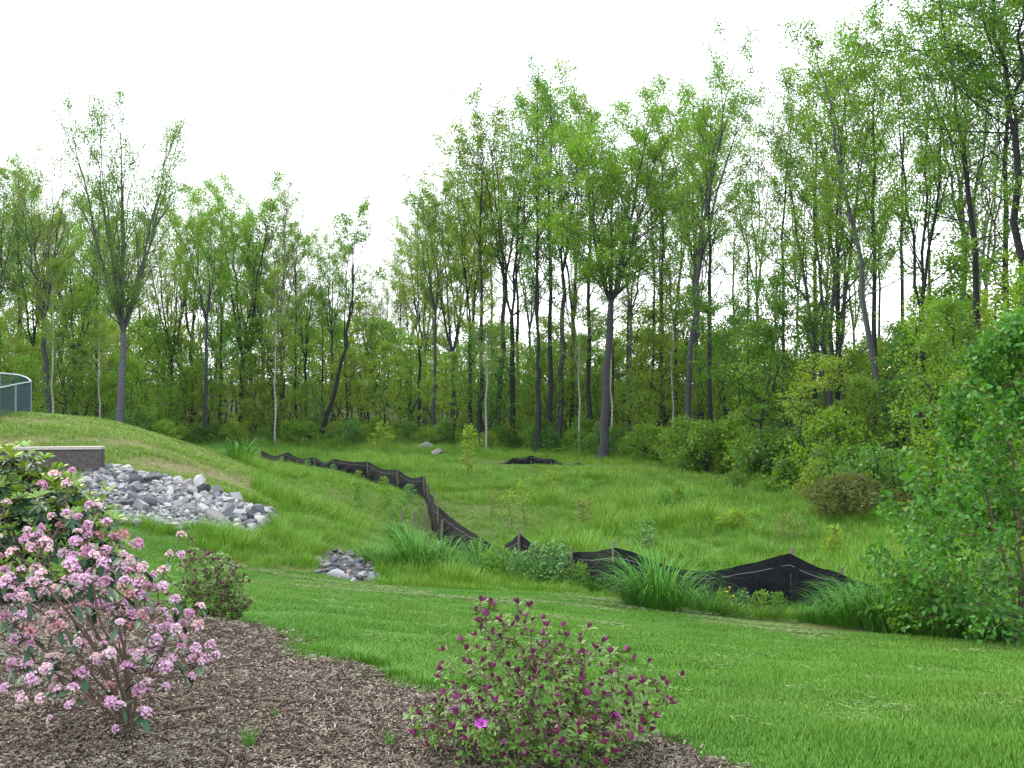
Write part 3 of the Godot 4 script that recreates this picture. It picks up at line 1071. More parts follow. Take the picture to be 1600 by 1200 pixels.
func build_lawn() -> void:
	var meshes := []
	for k in 4:
		rng.seed = 200 + k
		var b := Buf.new()
		for i in 190:
			var p := Vector3(rng.randf_range(-.19, .19), 0, rng.randf_range(-.19, .19))
			var a := rng.randf() * TAU
			var out := Vector3(cos(a), 0, sin(a))
			b.blade(p, (Vector3.UP + out * 0.3).normalized(), (Vector3.UP * rng.randf_range(-.1, .9) + out).normalized(), rng.randf_range(.022, .05), rng.randf_range(.003, .0055), 2, tint(0.25))
		meshes.append(b.mesh(M.lawn))
	var places := []
	var cols := []
	rng.seed = 210
	var clip_places := []
	var clip_cols := []
	var tries := 0
	while places.size() < 15000 and tries < 90000:
		tries += 1
		var depth := lerpf(3.6, 21.0, pow(rng.randf(), 0.85))
		var x := rng.randf_range(-0.56, 0.56) * depth
		var jx := x + noise2.get_noise_2d(x * 9.0, depth * 9.0) * 0.16
		var jd := depth + noise2.get_noise_2d(x * 9.0 + 50.0, depth * 9.0) * 0.16
		if not inside(lawn_area, jx, depth) or inside(mulch_area, jx, jd):
			continue
		var fine := noise2.get_noise_2d(x * 7.0, depth * 7.0)
		var big := noise.get_noise_2d(x * 2.2, depth * 2.2)
		var q := x * 0.504 + depth * 0.864
		var row := sin(q / 0.56 * TAU + big * 1.2)
		var s := clampf(0.95 + fine * 1.0 + big * 0.35, 0.4, 1.7)
		var bare := noise.get_noise_2d(x * 4.0 + 90.0, depth * 4.0)
		if bare > 0.42 and rng.randf() < 0.6:
			continue
		places.append(place(x, depth, Vector3(1.0, s, 1.0)))
		var c := Color(0.8, 0.88, 0.8).lerp(Color(1.35, 1.16, 1.25), clampf(0.45 + big * 0.6 + row * 0.15 + rng.randfn() * 0.35, 0, 1))
		if bare > 0.3:
			c = c.lerp(Color(1.6, 1.05, 1.7), 0.35)
		cols.append(c)
	spread("lawn_grass", meshes, places, cols, "short mown green grass of the sloping lawn", "grass")
	# pale dry clippings left in rows by the mower
	rng.seed = 211
	var st := Buf.new()
	for i in 20:
		var a := rng.randf() * TAU
		var out := Vector3(cos(a), rng.randf_range(-.25, .25), sin(a)).normalized()
		st.blade(Vector3(rng.randf_range(-.13, .13), rng.randf_range(0.0, .014), rng.randf_range(-.09, .09)), out, (out + rvec() * 0.4).normalized(), rng.randf_range(.03, .075), .004, 2, tint(0.3))
	tries = 0
	while clip_places.size() < 2600 and tries < 50000:
		tries += 1
		var depth := lerpf(4.5, 20.0, rng.randf())
		var x := rng.randf_range(-0.56, 0.56) * depth
		if not inside(lawn_area, x, depth) or inside(mulch_area, x, depth):
			continue
		var q := x * 0.504 + depth * 0.864
		var along := x * 0.864 - depth * 0.504
		var row := roundf(q / 0.56)
		var off := absf(q - row * 0.56)
		var patch := noise.get_noise_2d(along * 2.4 + row * 37.0, row * 61.0)
		var near_edge := clampf((q - 8.5) / 3.0, 0.0, 1.0)
		if off > 0.06 + 0.08 * patch or patch < lerpf(0.5, -0.04, near_edge) or rng.randf() < 0.2:
			if rng.randf() > 0.005:
				continue
		clip_places.append(place(x, depth, Vector3(1.1, 1.0, 1.1), 0.035))
		clip_cols.append(Color(0.75, 0.85, 0.7).lerp(Color(1, 1, 1), rng.randf()))
	spread("grass_clippings", [st.mesh(M.straw)], clip_places, clip_cols, "pale dry mower clippings lying in rows on the lawn", "clippings")


func build_mulch() -> void:
	# the bed itself: a low sheet over the soil, then the shredded bark
	var b := Buf.new()
	var step := 0.1
	var x0 := -5.4
	var index := {}
	for i in 75:
		for j in 62:
			var x := x0 + i * step
			var d := 1.4 + j * step
			if not inside(mulch_area, x + step * 0.5, d + step * 0.5):
				continue
			var ids := []
			for o in [[0, 0], [0, 1], [1, 1], [1, 0]]:
				var key := Vector2i(i + o[0], j + o[1])
				if not index.has(key):
					var px: float = x0 + key.x * step
					var pd: float = 1.4 + key.y * step
					index[key] = b.v.size()
					b.v.append(Vector3(px, mulch_y(px, pd), -pd))
					b.n.append(Vector3(mulch_y(px - .1, pd) - mulch_y(px + .1, pd), .2, mulch_y(px, pd + .1) - mulch_y(px, pd - .1)).normalized())
					b.c.append(Color(1, 1, 1))
				ids.append(index[key])
			b.ix.append_array([ids[0], ids[1], ids[2], ids[0], ids[2], ids[3]])
	top("mulch_bed", b.mesh(M.mulch), "structure")
	var meshes := []
	for k in 4:
		rng.seed = 240 + k
		var m := Buf.new()
		for i in 5:
			var l := rng.randf_range(.010, .036)
			var w := rng.randf_range(.003, .007)
			var bs := Basis.from_euler(Vector3(rng.randfn() * 0.28, rng.randf() * TAU, rng.randfn() * 0.35))
			var shade := rng.randf_range(0.55, 1.0)
			m.box(Vector3(rng.randf_range(-.06, .06), rng.randf_range(0, .012), rng.randf_range(-.06, .06)), Vector3(l, rng.randf_range(.002, .006), w), Color(shade, shade * rng.randf_range(.9, 1.0), shade * rng.randf_range(.82, 1.0)), bs, .0004)
		meshes.append(m.mesh(M.chip))
	var places := []
	var cols := []
	rng.seed = 250
	while places.size() < 23000:
		var depth := lerpf(3.2, 9.2, pow(rng.randf(), 1.5))
		var x := rng.randf_range(-0.58, 0.56) * depth
		if not inside(mulch_area, x + rng.randfn() * 0.03, depth + rng.randfn() * 0.03):
			continue
		places.append(Transform3D(Basis(Vector3.UP, rng.randf() * TAU), Vector3(x, mulch_y(x, depth) + 0.004, -depth)))
		var t := rng.randf()
		var c := Color(0.18, 0.148, 0.118).lerp(Color(0.32, 0.272, 0.225), rng.randf())
		if t < 0.34:
			c = Color(0.09, 0.068, 0.055)
		elif t > 0.9:
			c = Color(0.46, 0.41, 0.35)
		cols.append(c)
	spread("bark_mulch", meshes, places, cols, "shredded brown bark mulch covering the shrub bed", "mulch")
	# larger loose pieces
	rng.seed = 260
	for s in [[375, 1050, .17, 20], [420, 1110, .16, -12], [590, 1068, .10, -8], [345, 1190, .14, -50], [490, 1078, .09, 60], [455, 1128, .11, 14], [302, 1118, .2, 24], [560, 1150, .08, 70]]:
		var g := hit(s[0], s[1])
		var sb := Buf.new()
		var pts := curve_points(Vector3(-s[2] * .5, .0, 0), Vector3(1, .12, .1).normalized(), Vector3(1, -.12, -.15).normalized(), s[2], 5, .14)
		sb.tube(pts, PackedFloat32Array([.003, .008, .009, .008, .007, .002]), 6, Color(1, 1, 1))
		var o := top("bark_stick", sb.mesh(M.twig_red))
		o.position = Vector3(g.x, mulch_y(g.x, g.y) + .014, -g.y)
		o.rotation.y = deg_to_rad(s[3])
		tag(o, "brown bark stick lying loose on the mulch", "stick", "sticks on the mulch bed")
	# grass that seeded itself in the bed
	var seedling := tuft(261, 42, .10, .035, .5, .004)
	var sm := seedling.mesh(M.reed)
	for s in [[388, 1178, 1.0, "thick dark grass tuft growing alone in the mulch"], [608, 1172, .75, "small thin grass tuft in the mulch beside the budding azalea"], [428, 1128, .4, "tiny grass tuft in the middle of the mulch bed"]]:
		var g := hit(s[0], s[1])
		var o := thing("grass_tuft", Vector3(g.x, mulch_y(g.x, g.y), -g.y), s[3], "grass tuft", "grass tufts in the mulch")
		o.scale = Vector3.ONE * s[2]
		part("blades", sm, o)
	# ragged clumps where lawn and bed meet
	var cm := tuft(262, 150, .09, .10, .7, .005).mesh(M.lawn)
	rng.seed = 263
	for s in [[560, 1040, 1.2], [545, 1030, .9], [585, 1045, 1.0], [500, 1022, .8], [480, 1004, .7], [620, 1062, .8], [446, 1000, .6], [660, 1075, .9], [1040, 1165, .8], [395, 985, .6]]:
		var g := hit(s[0], s[1])
		var o := thing("lawn_clump", Vector3(g.x, mulch_y(g.x, g.y) - .01, -g.y), "ragged clump of lawn grass where lawn meets mulch bed", "grass clump", "clumps along the edge of the bed")
		o.rotation.y = rng.randf() * TAU
		o.scale = Vector3.ONE * s[2]
		part("blades", cm, o)


func mulch_y(x: float, d: float) -> float:
	# a bed slightly higher than the lawn, heaped round the far azalea
	var heap := 0.07 * exp(-(pow(x + 2.02, 2) + pow(d - 6.75, 2)) / 0.12)
	return ground_y(x, d) + 0.018 + noise2.get_noise_2d(x * 10.0, d * 10.0) * 0.012 + noise.get_noise_2d(x * 9.0, d * 9.0) * 0.014 + heap


# ---------------------------------------------------------------- stones
func stone_mesh(sd: int, squash: float) -> Buf:
	# an angular broken stone: the hull of a few points, flat faces
	rng.seed = sd
	var pts := []
	while pts.size() < 13:
		var p := rvec() * rng.randf_range(0.42, 0.58)
		p.y *= squash
		p.z *= 0.8
		pts.append(p)
	var b := Buf.new()
	for i in pts.size():
		for j in range(i + 1, pts.size()):
			for k in range(j + 1, pts.size()):
				var nn: Vector3 = (pts[j] - pts[i]).cross(pts[k] - pts[i]).normalized()
				var plus := false
				var minus := false
				for m in pts.size():
					if m == i or m == j or m == k:
						continue
					if nn.dot(pts[m] - pts[i]) > 0.0:
						plus = true
					else:
						minus = true
				if plus and minus:
					continue
				var k0 := b.v.size()
				var out := -nn if plus else nn
				for p in [pts[i], pts[j], pts[k]]:
					b.v.append(p); b.n.append(out); b.c.append(Color(1, 1, 1))
				b.ix.append_array([k0, k0 + 1, k0 + 2] if plus else [k0, k0 + 2, k0 + 1])
	return b


func build_stones() -> void:
	var shapes := []
	for k in 10:
		var b := stone_mesh(500 + k, rng.randf_range(0.6, 0.85))
		shapes.append(b.mesh(M.stone[0]))
	rng.seed = 520
	var lo := Vector2(INF, INF)
	var hi := -lo
	for p in stone_area:
		lo = lo.min(p)
		hi = hi.max(p)
	var heap := thing("stone_riprap", on_ground((lo.x + hi.x) * .5, (lo.y + hi.y) * .5), "heap of loose grey angular stones on the slope below the mound", "stone pile")
	var spots := []
	var tries := 0
	while spots.size() < 300 and tries < 30000:
		tries += 1
		var x := rng.randf_range(lo.x, hi.x)
		var d := rng.randf_range(lo.y, hi.y)
		if not inside(stone_area, x + noise2.get_noise_2d(x * 8.0, d * 8.0) * .5, d + noise2.get_noise_2d(x * 8.0 + 70.0, d * 8.0) * .6):
			continue
		var s := rng.randf_range(0.15, 0.26) if rng.randf() < 0.8 else rng.randf_range(0.28, 0.48)
		if d < 19.3:
			s *= 0.7
		var ok := true
		for q in spots:
			if Vector2(q.x - x, q.y - d).length() < (q.z + s) * 0.30:
				ok = false
				break
		if not ok:
			continue
		spots.append(Vector3(x, d, s))
		var tr := Transform3D(Basis.from_euler(Vector3(rng.randfn() * .5, rng.randf() * TAU, rng.randfn() * .5)) * Basis.from_scale(Vector3(s, s * rng.randf_range(.7, 1.0), s)), on_ground(x, d, s * .22) - heap.position)
		part("stone", shapes[rng.randi_range(0, 9)], heap, tr, M.stone[[0, 0, 1, 2, 2, 3, 3, 4][rng.randi_range(0, 7)]])
	var pl := []
	var co := []
	for i in 3600:
		var x := rng.randf_range(lo.x, hi.x)
		var d := rng.randf_range(lo.y, hi.y)
		if not inside(stone_area, x + noise2.get_noise_2d(x * 8.0, d * 8.0) * .8, d + noise2.get_noise_2d(x * 8.0 + 70.0, d * 8.0) * .9):
			continue
		var s := rng.randf_range(0.06, 0.17)
		pl.append(Transform3D(Basis.from_euler(Vector3(rng.randf() * TAU, rng.randf() * TAU, 0)) * Basis.from_scale(Vector3.ONE * s), on_ground(x, d, s * .25) - heap.position))
		var k := rng.randf_range(0.45, 1.15)
		co.append(Color(k, k, k))
	scatter("small_stones", shapes[3], pl, co, heap)
	# the drain at the lawn's edge
	var dlo := Vector2(INF, INF)
	var dhi := -dlo
	for p in drain_area:
		dlo = dlo.min(p)
		dhi = dhi.max(p)
	var drain := thing("drain_stones", on_ground((dlo.x + dhi.x) * .5, (dlo.y + dhi.y) * .5), "small heap of grey stones in a hollow where the lawn ends", "stone pile")
	rng.seed = 530
	for i in 190:
		var x := rng.randf_range(dlo.x, dhi.x)
		var d := rng.randf_range(dlo.y, dhi.y)
		if not inside(drain_area, x, d):
			continue
		var s := rng.randf_range(0.08, 0.22)
		part("stone", shapes[rng.randi_range(0, 9)], drain, Transform3D(Basis.from_euler(Vector3(rng.randfn() * .4, rng.randf() * TAU, rng.randfn() * .4)) * Basis.from_scale(Vector3(s, s * .7, s)), on_ground(x, d, s * .08) - drain.position), M.stone[[1, 1, 3, 3, 4][rng.randi_range(0, 4)]])
	for s in [[524, 902, .42, .2, 2, "long white stone lying at the lip of the drain hollow", "white_stone"], [474, 846, .14, .1, 2, "small white stone in the grass between riprap and drain", "white_stone"], [462, 800, .2, .12, 2, "white stone half sunk beside the end of the riprap", "white_stone"], [478, 806, .16, .1, 2, "pale stone half sunk in the grass beside the swale", "white_stone"],
			[664, 706, 1.5, .9, 4, "larger brownish boulder at the far side of the meadow", "boulder"], [682, 711, 1.0, .7, 4, "smaller brownish boulder leaning against the larger one", "boulder"]]:
		var g := hit(s[0], s[1])
		var o := top(s[6], shapes[int(s[0]) % 10])
		o.transform = Transform3D(Basis(Vector3.UP, .3) * Basis.from_scale(Vector3(s[2], s[3], s[2] * .6)), on_ground(g.x, g.y, s[3] * .22))
		o.material_override = M.stone[s[4]]
		tag(o, s[5], "stone")


# ---------------------------------------------------------------- built things
func build_wall_and_fence() -> void:
	# retaining wall with a pale coping; its face looks towards the lawn
	var depth := 22.4
	var a := from_pixel(162, 702, depth)
	var wall := thing("retaining_wall", Vector3(a.x, 0, -depth), "dark grey concrete retaining wall with pale coping at the mound's foot", "wall")
	var dirv := Vector3(-1, 0, .16).normalized()
	var back := Vector3(dirv.z, 0, -dirv.x)
	if back.z > 0:
		back = -back
	var bs := Basis(dirv, Vector3.UP, dirv.cross(Vector3.UP))
	var topy := a.y
	for k in 4:
		var l := 2.4
		var mid := dirv * (l * (k + .5)) + Vector3(0, topy - .62, 0)
		var bw := Buf.new()
		bw.box(Vector3.ZERO, Vector3(l - .006, 1.24, .24), Color(1, 1, 1), Basis.IDENTITY, .008)
		part("panel", bw.mesh(M.concrete), wall, Transform3D(bs, mid))
		var bc := Buf.new()
		bc.box(Vector3.ZERO, Vector3(l - .012, .06, .30), Color(1, 1, 1), Basis.IDENTITY, .008)
		part("coping_slab", bc.mesh(M.coping), wall, Transform3D(bs, mid + Vector3(0, .652, 0)))
	var bl := Buf.new()
	bl.box(Vector3.ZERO, Vector3(1.9, .05, .3), Color(1, 1, 1), Basis.IDENTITY, .006)
	part("coping_board", bl.mesh(M.coping), wall, Transform3D(bs, dirv * 2.9 + Vector3(0, topy + .075, 0) + back * .34))
	# chain-link fence with a rounded corner on the mound
	var path := []
	for p in [[-90, 625, 24.0], [-40, 616, 26.0], [0, 606, 28.0], [24, 601, 29.6], [40, 598, 31.0], [47, 597, 32.0], [48, 595, 33.0], [42, 590, 34.2], [30, 586, 35.0], [0, 583, 36.0], [-40, 581, 37.0], [-90, 578, 38.0]]:
		path.append(from_pixel(p[0], p[1], p[2]))
	var o := thing("chain_link_fence", on_ground(path[5].x, 32.0), "green chain-link fence with grey top rail curving round on the mound", "fence")
	var base := o.position
	var rail := Buf.new()
	var rp := PackedVector3Array()
	var rr := PackedFloat32Array()
	for p in path:
		rp.append(p - base)
		rr.append(.026)
	rail.tube(rp, rr, 8, Color(1, 1, 1))
	part("top_rail", rail.mesh(M.galvanised), o)
	for k in [1, 3, 6, 9, 11]:
		var pb := Buf.new()
		var g := ground_y(path[k].x, -path[k].z)
		pb.tube(PackedVector3Array([Vector3(path[k].x, g - .1, path[k].z) - base, path[k] - base + Vector3(0, .01, 0)]), PackedFloat32Array([.032, .032]), 8, Color(1, 1, 1))
		part("post", pb.mesh(M.galvanised), o)
	# wires of the mesh: two families of diagonals along the path
	var wire := Buf.new()
	var lens := [0.0]
	for i in path.size() - 1:
		lens.append(lens[i] + path[i].distance_to(path[i + 1]))
	var total: float = lens[-1]
	var fall := 1.55
	var pitch := .075
	var n := int(total / pitch)
	for fam in [1.0, -1.0]:
		for k in range(-20, n + 20):
			var pts := PackedVector3Array()
			for s in 9:
				var t := s / 8.0
				var along: float = k * pitch + fam * t * fall
				if along < 0 or along > total:
					continue
				pts.append(fence_at(path, lens, along, t) - base + Vector3(0, 0, fam * .003))
			if pts.size() > 1:
				var wr := PackedFloat32Array()
				for p in pts:
					wr.append(.0052)
				wire.tube(pts, wr, 3, Color(1, 1, 1))
	part("wire_mesh", wire.mesh(M.vinyl), o)


func fence_at(path: Array, lens: Array, along: float, t: float) -> Vector3:
	for i in path.size() - 1:
		if along <= lens[i + 1]:
			var p: Vector3 = path[i].lerp(path[i + 1], (along - lens[i]) / (lens[i + 1] - lens[i]))
			return Vector3(p.x, lerpf(p.y, ground_y(p.x, -p.z) + .03, t), p.z)
	return path[-1]


func silt_fence(label: String, stakes: Array, sags: Array, sd: int) -> void:
	# stakes: tops as points; a sagging sheet of fabric hangs between each two of them
	rng.seed = sd
	var o := thing("silt_fence", on_ground(stakes[0].x, -stakes[0].z), label, "fence")
	var base := o.position
	for k in stakes.size():
		var s: Vector3 = stakes[k]
		var g := ground_y(s.x, -s.z)
		var b := Buf.new()
		var hh := s.y - g + .3
		b.box(Vector3(0, hh * .5, 0), Vector3(.042, hh, .042), Color(1, 1, 1), Basis.IDENTITY, .004)
		part("stake", b.mesh(M.stake), o, Transform3D(Basis.from_euler(Vector3(rng.randfn() * .03, rng.randf(), rng.randfn() * .03)), Vector3(s.x, g - .25, s.z - .035) - base))
	for k in stakes.size() - 1:
		if sags[k] < 0:
			continue
		var a: Vector3 = stakes[k]
		var c: Vector3 = stakes[k + 1]
		var l := Vector2(a.x - c.x, a.z - c.z).length()
		var nx := maxi(10, int(l / .12))
		var ny := 8
		var along := (c - a)
		along.y = 0
		along = along.normalized()
		var side := along.cross(Vector3.UP)
		if side.z < 0:
			side = -side
		var b := Buf.new()
		var sm := Buf.new()
		var pts := []
		for i in nx + 1:
			var t := float(i) / nx
			var row := []
			var p := a.lerp(c, t)
			var ty: float = p.y - .03 - sags[k] * pow(sin(PI * t), 1.3) + noise2.get_noise_2d(p.x * 22.0, p.z * 22.0) * .02
			var gy := ground_y(p.x, -p.z) - .03
			for j in ny + 1:
				var u := float(j) / ny
				# wrinkles fan out from the stakes and the sheet bellies between them
				var fan := sin((t * 7.0 + u * (3.0 if t < .5 else -3.0)) * 2.4 + sd) * .032 * u + noise2.get_noise_3d(p.x * 18.0, u * 14.0, p.z * 18.0) * .06 * u
				var q := Vector3(p.x, lerpf(ty, gy, u), p.z) + side * (fan + .05 * sin(PI * t) * sin(PI * u)) - base
				row.append(q)
			pts.append(row)
		for i in nx:
			for j in ny:
				var q0: Vector3 = pts[i][j]
				var q1: Vector3 = pts[i + 1][j]
				var q2: Vector3 = pts[i + 1][j + 1]
				var q3: Vector3 = pts[i][j + 1]
				b.quad(q0, q1, q2, q3, Color(1, 1, 1))
			var lift := side * .006
			var f := .16 / .85
			var s0: Vector3 = pts[i][0].lerp(pts[i][8], f) + lift
			var s1: Vector3 = pts[i + 1][0].lerp(pts[i + 1][8], f) + lift
			s0 = pts[i][1].lerp(pts[i][2], f * 8.0 - 1.0) + lift
			s1 = pts[i + 1][1].lerp(pts[i + 1][2], f * 8.0 - 1.0) + lift
			if rng.randf() < .85:
				sm.quad(s0, s1, s1 - Vector3(0, .006, 0), s0 - Vector3(0, .006, 0), Color(1, 1, 1))
		part("fabric_sheet", smooth(b).mesh(M.fabric), o)
		part("seam", sm.mesh(M.seam), o)


func smooth(b: Buf) -> Buf:
	# shared normals where vertices meet
	var acc := {}
	for i in b.v.size():
		var key := Vector3i((b.v[i] * 2000.0).round())
		acc[key] = acc.get(key, Vector3.ZERO) + b.n[i]
	for i in b.v.size():
		b.n[i] = acc[Vector3i((b.v[i] * 2000.0).round())].normalized()
	return b


func build_silt_fences() -> void:
	var near := []
	for p in [[1700, 960, 11.0], [1500, 925, 12.2], [1400, 909, 13.0], [1312, 893, 13.6], [1235, 861, 14.0], [962, 852, 15.6], [898, 860, 16.6], [813, 832, 18.2], [748, 836, 20.2], [685, 789, 23.0], [675, 772, 26.5], [670, 757, 30.0], [664, 743, 33.0], [622, 733, 36.0], [575, 720, 41.0], [522, 716, 44.0], [492, 713, 46.0], [450, 706, 50.0], [408, 703, 54.0]]:
		near.append(from_pixel(p[0], p[1], p[2]))
		fence_line.append(Vector2(near[-1].x, p[2]))
	silt_fence("long black silt fence winding from the lawn's edge across the meadow", near, [.12, .08, .06, .03, .3, .03, .18, .2, .04, .1, .1, .12, .15, .12, .06, .2, .18, .22], 3)
	var far := []
	for p in [[778, 724, 50.0], [800, 715, 50.0], [830, 711, 50.0], [862, 716, 49.5], [905, 722, 49.0], [960, 729, 48.0], [1040, 738, 46.0], [1110, 750, 44.0]]:
		far.append(from_pixel(p[0], p[1], p[2]))
		far_line.append(Vector2(far[-1].x, p[2]))
	silt_fence("half-buried black silt fence at the foot of the wood", far, [.05, .05, .05, .15, .2, .2, .2], 5)
	# loose stakes stuck in the weeds where the long fence turns
	rng.seed = 71
	for s in [[630, 795, 832, 24.0, .1], [645, 798, 835, 23.8, -.06], [655, 790, 832, 24.4, .05], [664, 785, 830, 25.0, -.04], [672, 800, 838, 23.6, .12], [690, 812, 850, 22.4, -.05]]:
		var x: float = (s[0] - 800.0) / F * s[3]
		var g := on_ground(x, s[3])
		var hh: float = from_pixel(s[0], s[1], s[3]).y - g.y
		var b := Buf.new()
		b.box(Vector3(0, hh * .5 - .1, 0), Vector3(.045, hh + .2, .045), Color(1, 1, 1), Basis.IDENTITY, .004)
		var o := top("wooden_stake", b.mesh(M.stake))
		o.position = g
		o.rotation = Vector3(rng.randfn() * .05, rng.randf(), s[4])
		tag(o, "weathered wooden stake standing in weeds where the silt fence turns", "stake", "stakes in the weeds by the silt fence")


# ---------------------------------------------------------------- plants of the meadow
func build_clumps() -> void:
	var reed := [tuft(301, 260, 1.05, .26, 1.5, .017, 6).mesh(M.reed), tuft(302, 220, .9, .28, 1.35, .016, 6).mesh(M.reed), tuft(303, 190, .7, .3, 1.1, .014, 5).mesh(M.reed)]
	# [pixel foot x, y, size, kind, label]
	rng.seed = 310
	for s in [[1030, 955, 1.05, 0, "big arching grass clump between the two peaks of the silt fence"], [1000, 950, .8, 1, ""], [1070, 950, .7, 2, ""], [930, 928, .65, 1, "light green grass clump standing before the torn fence corner"], [650, 895, 1.05, 0, "dark swirling grass clump beside the drain hollow"], [690, 890, .9, 1, ""], [610, 893, .8, 2, ""], [720, 905, .8, 2, ""], [750, 900, .9, 1, ""],
			[1290, 975, .6, 2, "pale-bladed grass clump at the end of the tall silt fence peak"], [1330, 980, .8, 1, ""], [1375, 985, .9, 0, ""], [1410, 990, .9, 1, ""], [1355, 970, .8, 1, ""], [1450, 993, .8, 2, ""], [785, 905, .9, 2, ""], [855, 916, .9, 1, ""], [885, 918, .8, 2, ""], [1110, 960, .6, 2, ""], [1262, 972, .45, 2, ""], [580, 880, .7, 2, ""],
			[375, 722, 1.3, 1, "dark green weedy clump near the far end of the silt fence"], [1055, 800, 1.5, 2, "dark clump of tall weeds standing alone in the meadow"], [640, 860, .8, 2, ""], [620, 845, .7, 1, ""], [1480, 1000, .7, 2, ""], [1540, 1003, .7, 1, ""]]:
		var g := hit(s[0], s[1])
		var o := thing("grass_clump", on_ground(g.x, g.y), s[4] if s[4] else "tall arching clump of coarse grass along the silt fence", "grass clump", "coarse grass clumps along the silt fence")
		o.rotation.y = rng.randf() * TAU
		var k: float = s[2]
		o.scale = Vector3(k, k, k)
		part("blades", reed[s[3]], o)
	# leafy weeds in front of the fence
	var weeds := []
	for k in 3:
		weeds.append(tree_thing("weed", bushy({"h": .75, "w": .45, "tips": 60, "leaves": 9, "leaf": .055, "puff": .10, "stems": 14, "low": .1, "foot": .4, "twig": .0022, "power": .3, "flat": 1.0}, 320 + k), M.reed, M.leaf_cool, "", "", "", "foliage"))
		weeds[k].name = "kind_of_weed_%d" % k
	taken.erase("weed")
	rng.seed = 330
	for s in [[775, 912, .8], [810, 912, .72], [842, 918, .95], [870, 922, 1.0], [905, 926, .6], [745, 890, .7], [1130, 962, .42], [1160, 965, .48], [1190, 968, .5], [1215, 970, .42], [1430, 995, 1.1], [1400, 985, 1.1], [1465, 998, 1.0], [560, 790, .7], [600, 800, .8], [630, 815, .8], [655, 825, .7], [600, 770, .7], [560, 755, .6], [520, 742, .6], [640, 785, .7], [480, 735, .6], [440, 728, .6], [610, 830, .7], [1500, 1000, 1.0], [1560, 1004, 1.1], [1010, 860, 1.0]]:
		var g := hit(s[0], s[1])
		var k: float = s[2] * rng.randf_range(.9, 1.1)
		plant_copy(weeds[rng.randi_range(0, 2)], "weed", on_ground(g.x, g.y), rng.randf() * TAU, Vector3(k, k, k), [M.leaf_cool, M.leaf_silver, M.leaf_mid][rng.randi_range(0, 2)], "leafy upright weed growing in the grass along the silt fence", "weed", "weeds along the silt fence")
	# yellow flowers among the weeds
	var fl := Buf.new()
	for i in 8:
		var a := TAU * i / 8
		var d := Vector3(cos(a), .35, sin(a)).normalized()
		fl.leaf(Vector3(0, .3, 0), d, d.cross(Vector3.UP).normalized(), .022, .014, Color(1, 1, 1))
	fl.tube(PackedVector3Array([Vector3(0, -.3, 0), Vector3(.01, .1, 0), Vector3(0, .3, 0)]), PackedFloat32Array([.003, .003, .003]), 4, Color(.12, .4, .3))
	var fm := fl.mesh(M.yellow_flower)
	for s in [[1136, 925], [1146, 932], [1140, 918]]:
		var q := from_pixel(s[0], s[1], 12.9)
		var o := thing("yellow_flower", q - Vector3(0, .3, 0), "yellow flower on a tall stalk before the black silt fence", "flower", "yellow flowers by the silt fence")
		part("flower_head", fm, o)
	# saplings in the meadow
	for s in [
		[733, 757, 665, .5, M.leaf_yellow, "bright yellow-green sapling standing alone behind the fence bend", .09, 70],
		[597, 712, 660, .9, M.leaf_yellow, "light green sapling beside the far boulders", .11, 60], [548, 692, 662, 1.0, M.leaf_yellow, "small light green sapling near the far wood edge", .11, 40], [372, 690, 662, .6, M.leaf_yellow, "yellowish sapling between mound and far silt fence", .10, 30],
		[800, 825, 768, .5, M.leaf_yellow, "thin sparse sapling in the middle of the meadow", .05, 26], [822, 830, 745, .35, M.leaf_yellow, "thin wispy sapling with few pale leaves behind the small fence peak", .05, 26], [768, 810, 762, .35, M.leaf_russet, "reddish wispy sapling in the meadow", .05, 20],
		[915, 830, 780, .45, M.leaf_russet, "small reddish-green bushy sapling before the meadow grass", .06, 44], [1150, 832, 800, .6, M.leaf_yellow, "low yellow-green bush in the open meadow", .07, 50], [1178, 822, 800, .35, M.leaf_bright, "little bright bush beside the low yellow-green one", .07, 26],
		[1148, 782, 735, .6, M.leaf_deep, "dark little sapling with a broken pale stem near the wood edge", .08, 40], [1300, 880, 822, .22, M.leaf_yellow, "young yellow-green plant rising behind the fence end", .06, 30], [1235, 850, 800, .5, M.leaf_russet, "sparse leaning sapling behind the tall fence peak", .05, 24],
		[1060, 805, 752, .3, M.leaf_mid, "slim green sapling rising from the dark weeds", .07, 40], [858, 770, 735, .5, M.leaf_yellow, "faint yellowish sapling in the far meadow grass", .07, 26], [1012, 870, 825, .25, M.leaf_silver, "pale weedy sapling behind the big arching clump", .05, 30]]:
		var g := hit(s[0], s[1])
		var hh: float = (s[1] - s[2]) / F * g.y
		var made := bushy({"h": hh, "w": s[3], "tips": s[7], "leaves": 11, "leaf": s[6], "puff": .14, "stems": 2, "low": .25, "foot": .15, "twig": .003, "power": .42, "flat": .9}, 600 + int(s[0]))
		var t := tree_thing("meadow_sapling", made, M.twig, s[4], s[5], "sapling", "saplings in the meadow", "foliage")
		t.position = on_ground(g.x, g.y)


